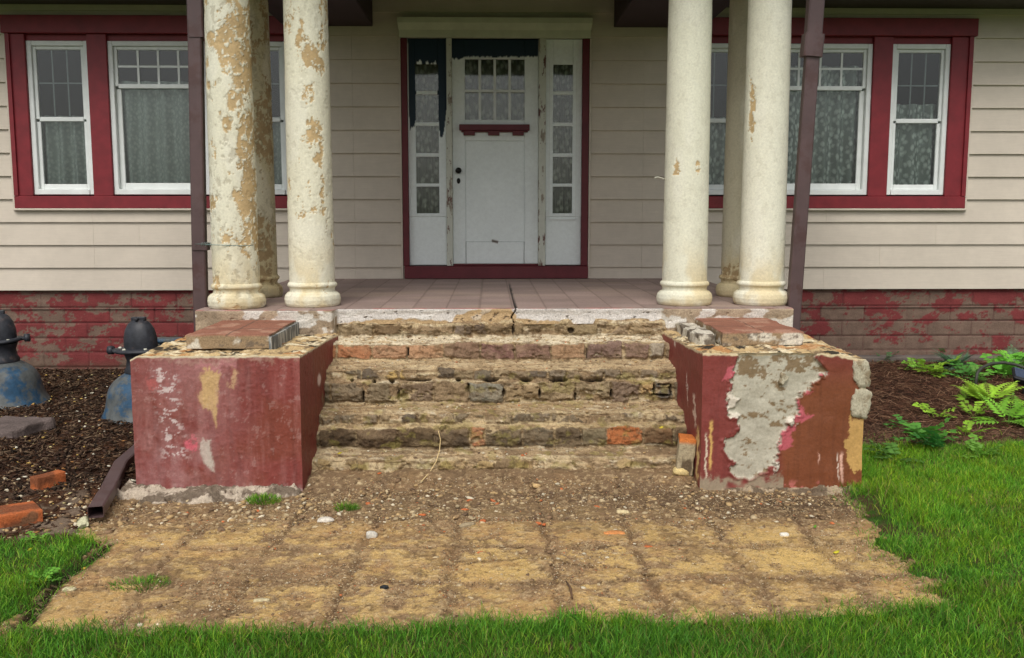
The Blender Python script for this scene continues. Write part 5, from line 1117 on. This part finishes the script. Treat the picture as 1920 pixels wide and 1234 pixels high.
# yard bells
def bell(px, py, pz, rz, tilt, label):
    root = empty('yard_bell', (px, py, pz)); tag(root, label, 'bell', 'blue and black iron yard bells by the foundation')
    mb = MB(); mb.lathe([(.27, .012), (.300, 0), (.309, .010), (.300, .028), (.280, .06), (.264, .10), (.253, .15), (.243, .20), (.226, .24), (.198, .275), (.160, .305), (.130, .322), (.118, .33), (.0, .335)], 56)
    o_ = mb.build('bell_skirt', M['bluepaint'], None, True); o_.parent = root
    mb = MB(); mb.lathe([(.118, .331), (.122, .345), (.108, .37), (.10, .42), (.112, .455), (.118, .47)], 40); o_ = mb.build('neck', M['blackmetal'], None, True); o_.parent = root
    mb = MB(); mb.lathe([(.0, .470), (.16, .471), (.175, .482), (.165, .497), (.0, .4985)], 40, sx=1.12, sy=.85); mb.box(-.235, .235, -.028, .028, .4715, .496, .008); mb.tube([(-.235, 0, .484), (-.20, 0, .484)], .03, 12); mb.tube([(.20, 0, .484), (.235, 0, .484)], .03, 12)
    o_ = mb.build('yoke', M['blackmetal'], None, True); o_.parent = root; o_.rotation_euler = (0, tilt, 0)
    mb = MB(); mb.lathe([(.112, .497), (.116, .52), (.113, .57), (.100, .625), (.078, .665), (.046, .69), (.0, .698)], 40, sy=.75); o_ = mb.build('cap', M['blackmetal'], None, True); o_.parent = root
    mb = MB(); mb.box(-.05, .05, -.02, .02, .685, .712, .006); mb.box(-.012, .012, -.05, .05, .69, .708, .004); o_ = mb.build('cap_lug', M['blackmetal']); o_.parent = root
    for k in range(6):
        a = k*math.pi/3; mb = MB(); mb.lathe([(0, .507), (.010, .506), (.012, .498)], 10, c=(.15*math.cos(a), .11*math.sin(a), 0)); o_ = mb.build('bolt', M['hook'], None, True); o_.parent = root
    root.location.z -= .012; root.rotation_euler = (R(1.5), R(-1.5), rz); return root
gz_ = .045
bx_, by_ = WZ(12, 757, gz_); bell(bx_, by_, gz_, .25, -.07, 'blue and black iron bell standing at the far left edge of the bed')
bell(WY(272, 700, 6.62)[0], 6.62, gz_, -.1, .0, 'black domed bell with grey blue skirt half hidden behind the left red pier')
mb = MB(); xx, zz_ = WY(322, 634, 7.4); zz_ -= .03; mb.box(-.16, .14, -.05, .05, 0, zz_-.03, .02); mb.box(-.20, .18, -.07, .07, zz_-.031, zz_, .01)
o_ = mb.build('metal_stand', M['bluepaint'], None, False); o_.location = (xx, 7.4, .03); tag(o_, 'dark blue metal stand showing its rim behind the domed bell', 'stand')
# stones and bricks
def brickcol(seed, top=(176, 98, 58), side=(128, 76, 50)):
    def f_(P):
        x, y, z = P.T; c = mix(np.broadcast_to(lin(side), P.shape), lin(top)+0*P, ss(.4, .6, fbm(x*9, y*9, z*9, 4, seed))); c = mix(c, lin((112, 84, 62))+0*P, ss(.56, .64, fbm(x*16, y*16, z*16, 5, seed+1))*.8); return c
    return f_
def lbrick(u, v, dx, dy, dz, rz, label, seed, zz=0.0, rx=0, colf=None, mat='masonry'):
    x, y = WZ(u, v, zz); o_ = jag('loose_brick', -dx/2, dx/2, -dy/2, dy/2, 0, dz, colf or brickcol(seed), M[mat], .005, .006, seed, 12, loc=(x, y, zz-.006), rot=(rx, 0, rz)); tag(o_, label, 'brick', 'loose bricks'); return o_
lbrick(22, 985, .23, .19, .085, R(38), 'wide orange brick lying at the left edge beside the grass', 541, .0)
lbrick(92, 925, .07, .16, .11, R(-32), 'small orange brick standing on edge behind the wide one', 545, .0)
x, y = 1.045, 5.06
o_ = jag('loose_brick', -.045, .045, -.06, .06, 0, .20, lambda P: mix(mix(np.broadcast_to(lin((168, 154, 126)), P.shape), lin((100, 86, 68))+0*P, ss(.5, .6, fbm(P[:, 0]*14, P[:, 1]*14, P[:, 2]*8, 4, 3))), lin((190, 112, 58))+0*P, ss(.165, .19, P[:, 2])), M['masonry'], .008, .006, 551, 12, loc=(x, y, .055), rot=(R(3), R(4), R(-8)))
tag(o_, 'broken brick standing upright at the right end of the lowest steps', 'brick', 'loose bricks')
def rock(u, v, r, col, label, seed, zz=0, flat=.5, name='rock', cat='stone', ax=(1.0, .8), rz=0):
    import bmesh
    x, y = WZ(u, v, zz); z = float(height(np.array([x]), np.array([y]))[0]); bm = bmesh.new(); bmesh.ops.create_icosphere(bm, subdivisions=3, radius=1)
    P = np.array([v_.co[:] for v_ in bm.verts]); rr = 1+.7*(fbm(P[:, 0]*1.3+seed, P[:, 1]*1.3, P[:, 2]*1.3, 3, seed)-.5)+.25*(fbm(P[:, 0]*5+seed, P[:, 1]*5, P[:, 2]*5, 2, seed)-.5)
    P = P*rr[:, None]; P = np.clip(P, -.82, .82+.2*fbm(P[:, 1:2]*2, P[:, :1]*2, 0, 2, seed))*1.12*r*np.array([ax[0], ax[1], flat]); F = np.array([[q.index for q in f_.verts] for f_ in bm.faces]); bm.free()
    c = lin(col)*(.75+.5*fbm(P[:, 0]*60/r*.05, P[:, 1]*60/r*.05, P[:, 2]*60/r*.05, 4, seed+3))[:, None]
    o_ = npmesh(name, P, None, F, M['masonry'], None, c, False); o_.location = (x, y, z+r*flat*.45); o_.rotation_euler = (0, 0, rz); tag(o_, label, cat); return o_
x, y = WZ(18, 812, .04)
rk = jag('paving_slab', -.26, .26, -.17, .17, 0, .09, lambda P: np.broadcast_to(lin((104, 92, 88)), P.shape)*(.6+.8*fbm(P[:, 0]*9, P[:, 1]*9, P[:, 2]*9, 5, 3))[:, None], M['masonry'], .02, .012, 561, 7, loc=(x, y, .02), rot=(R(6), R(-5), R(-28))); tag(rk, 'dark grey broken slab lying on the mulch below the far left bell', 'slab')
rock(610, 978, .036, (206, 198, 184), 'largest white stone, on the dirt below the left pier corner', 3, ax=(1.1, .6), flat=.4)
rock(697, 1007, .026, (196, 190, 178), 'round white stone right of the largest white one', 5, flat=.6)
rock(1275, 908, .045, (200, 178, 126), 'pale yellow mortar lump at the foot of the steps near the right pier', 7, flat=.5)
rock(1470, 1003, .020, (222, 216, 202), 'small white stone in front of the right red pier', 9)
rock(720, 1104, .017, (44, 46, 48), 'dark slate coloured pebble on the sand near the grass', 11, flat=.5)
rock(1151, 1000, .050, (196, 132, 80), 'flat orange brick chip right of the middle of the dirt path', 13, flat=.16, name='brick_chip', cat='brick chip', ax=(1, .35))
rock(875, 968, .020, (190, 120, 78), 'orange brick chip on the dirt below the middle of the steps', 15, flat=.3, name='brick_chip', cat='brick chip', ax=(1.2, .6)) if False else None
rock(876, 986, .034, (158, 142, 114), 'long grey brown stone in the middle of the rubble', 17, flat=.3, ax=(1.3, .4), rz=.5)
rock(1168, 962, .028, (206, 188, 146), 'cream stone left of the right pier foot', 19, flat=.35, ax=(1.2, .5), rz=-.3)
rock(490, 1128, .028, (190, 176, 140), 'pale flat stone on the sand at lower left beside the grass', 21, flat=.3, ax=(1.1, .5))
rock(130, 1107, .024, (196, 186, 150), 'pale stone by the dark groove at the lower left', 23, flat=.35, ax=(1.1, .7))
rock(1005, 920, .020, (200, 168, 120), 'tan crumb under the lowest step near the middle', 25)
CW = ('second from the steps above the middle', 'nearest under the middle of the steps', 'pair member right of the long grey stone', 'left of the dark joint right of the middle', 'left of the middle behind the round white stone', 'in the third row right of the middle', 'close to the left pier foot', 'close under the steps right of the middle', 'below the steps toward the right pier', 'farthest right in front of the flat chip', 'alone on the sand ahead of the rest', 'between the long grey stone and the flat chip')
for i, (u, v, r_) in enumerate(((871, 955, .016), (880, 937, .014), (905, 978, .024), (1010, 981, .016), (792, 966, .016), (1070, 996, .014), (712, 908, .012), (1052, 922, .012), (1119, 950, .014), (1215, 1024, .016), (900, 1036, .012), (1020, 983, .014))):
    x, y = WZ(u, v); o_ = rock(u, v, r_, (190, 108, 66), 'small orange brick crumb on the dirt, '+CW[i], 30+i, flat=.28, name='brick_chip', cat='brick chip', ax=(1.2, .6), rz=i*.7); o_['group'] = 'small orange brick crumbs'
mb = MB(); a = WZ(1062, 1096); b_ = WZ(1073, 1126); mb.tube([(a[0], a[1], .012), ((a[0]+b_[0])/2+.004, (a[1]+b_[1])/2, .018), (b_[0], b_[1], .010)], [.003, .005, .004], 8); tag(mb.build('stick', smat('stick_bark', (96, 72, 52), .95, 60), None, True), 'short dark stick lying on the dirt near the grass', 'stick')
# dry stem hanging over the lower steps
mb = MB(); st_ = [(822, 808, 5.20), (826, 825, 5.19), (824, 845, 5.13), (818, 865, 5.07), (806, 885, 5.05), (790, 903, 4.93)]; pts = []
for u, v, Y_ in st_:
    X_, Z_ = WY(u, v, Y_); pts.append((X_, Y_, Z_))
mb.tube(pts, .0028, 6); tag(mb.build('dry_stem', smat('dry_stem', (206, 180, 130), .9, 60), None, True), 'thin dry pale stem hanging down over the two lowest steps', 'stem')
# single fallen leaves
def fleaf(u, v, z, s, col, label, rz):
    x, y = WZ(u, v, z); P = [(-s, 0, .002), (-.3*s, .42*s, .006), (.4*s, .38*s, .005), (s, 0, .010), (.4*s, -.38*s, .003), (-.3*s, -.42*s, .001), (0, 0, .010)]
    P = P+[(a, b, c-.0015) for a, b, c in P]; F = [(i, (i+1) % 6, 6) for i in range(6)]+[((i+1) % 6+7, i+7, 13) for i in range(6)]; Q = [(i, i+7, (i+1) % 6+7, (i+1) % 6) for i in range(6)]
    o_ = npmesh('fallen_leaf', np.array(P), np.array(Q), np.array(F), M['leaf'], None, np.broadcast_to(lin(col), (14, 3)).copy(), False); h_ = float(height(np.array([x]), np.array([y]))[0]) if z == 0 else z
    o_.location = (x, y, h_+.006); o_.rotation_euler = (0, 0, rz); tag(o_, label, 'leaf', 'fallen leaves')
fleaf(1568, 1038, 0, .016, (214, 204, 60), 'bright yellow leaf on the dirt near the right lawn edge', .2)
fleaf(1240, 805, .315, .013, (226, 206, 70), 'small yellow leaf on the ledge at the right end of the steps', -.3)
fleaf(1528, 989, 0, .014, (110, 160, 50), 'small green leaf on the dirt below the peeled pier', .9)
fleaf(57, 1038, 0, .012, (222, 206, 40), 'yellow petal in the grass at the left edge', .9)
fleaf(157, 1064, 0, .011, (206, 176, 70), 'yellow brown leaf by the dark groove at the lower left', .1)
fleaf(637, 853, .14, .014, (206, 190, 60), 'yellow leaf on the lowest step beside the left pier', .1)
fleaf(132, 1106, 0, .014, (196, 186, 130), 'pale dry leaf beside the pale stone at lower left', .4)
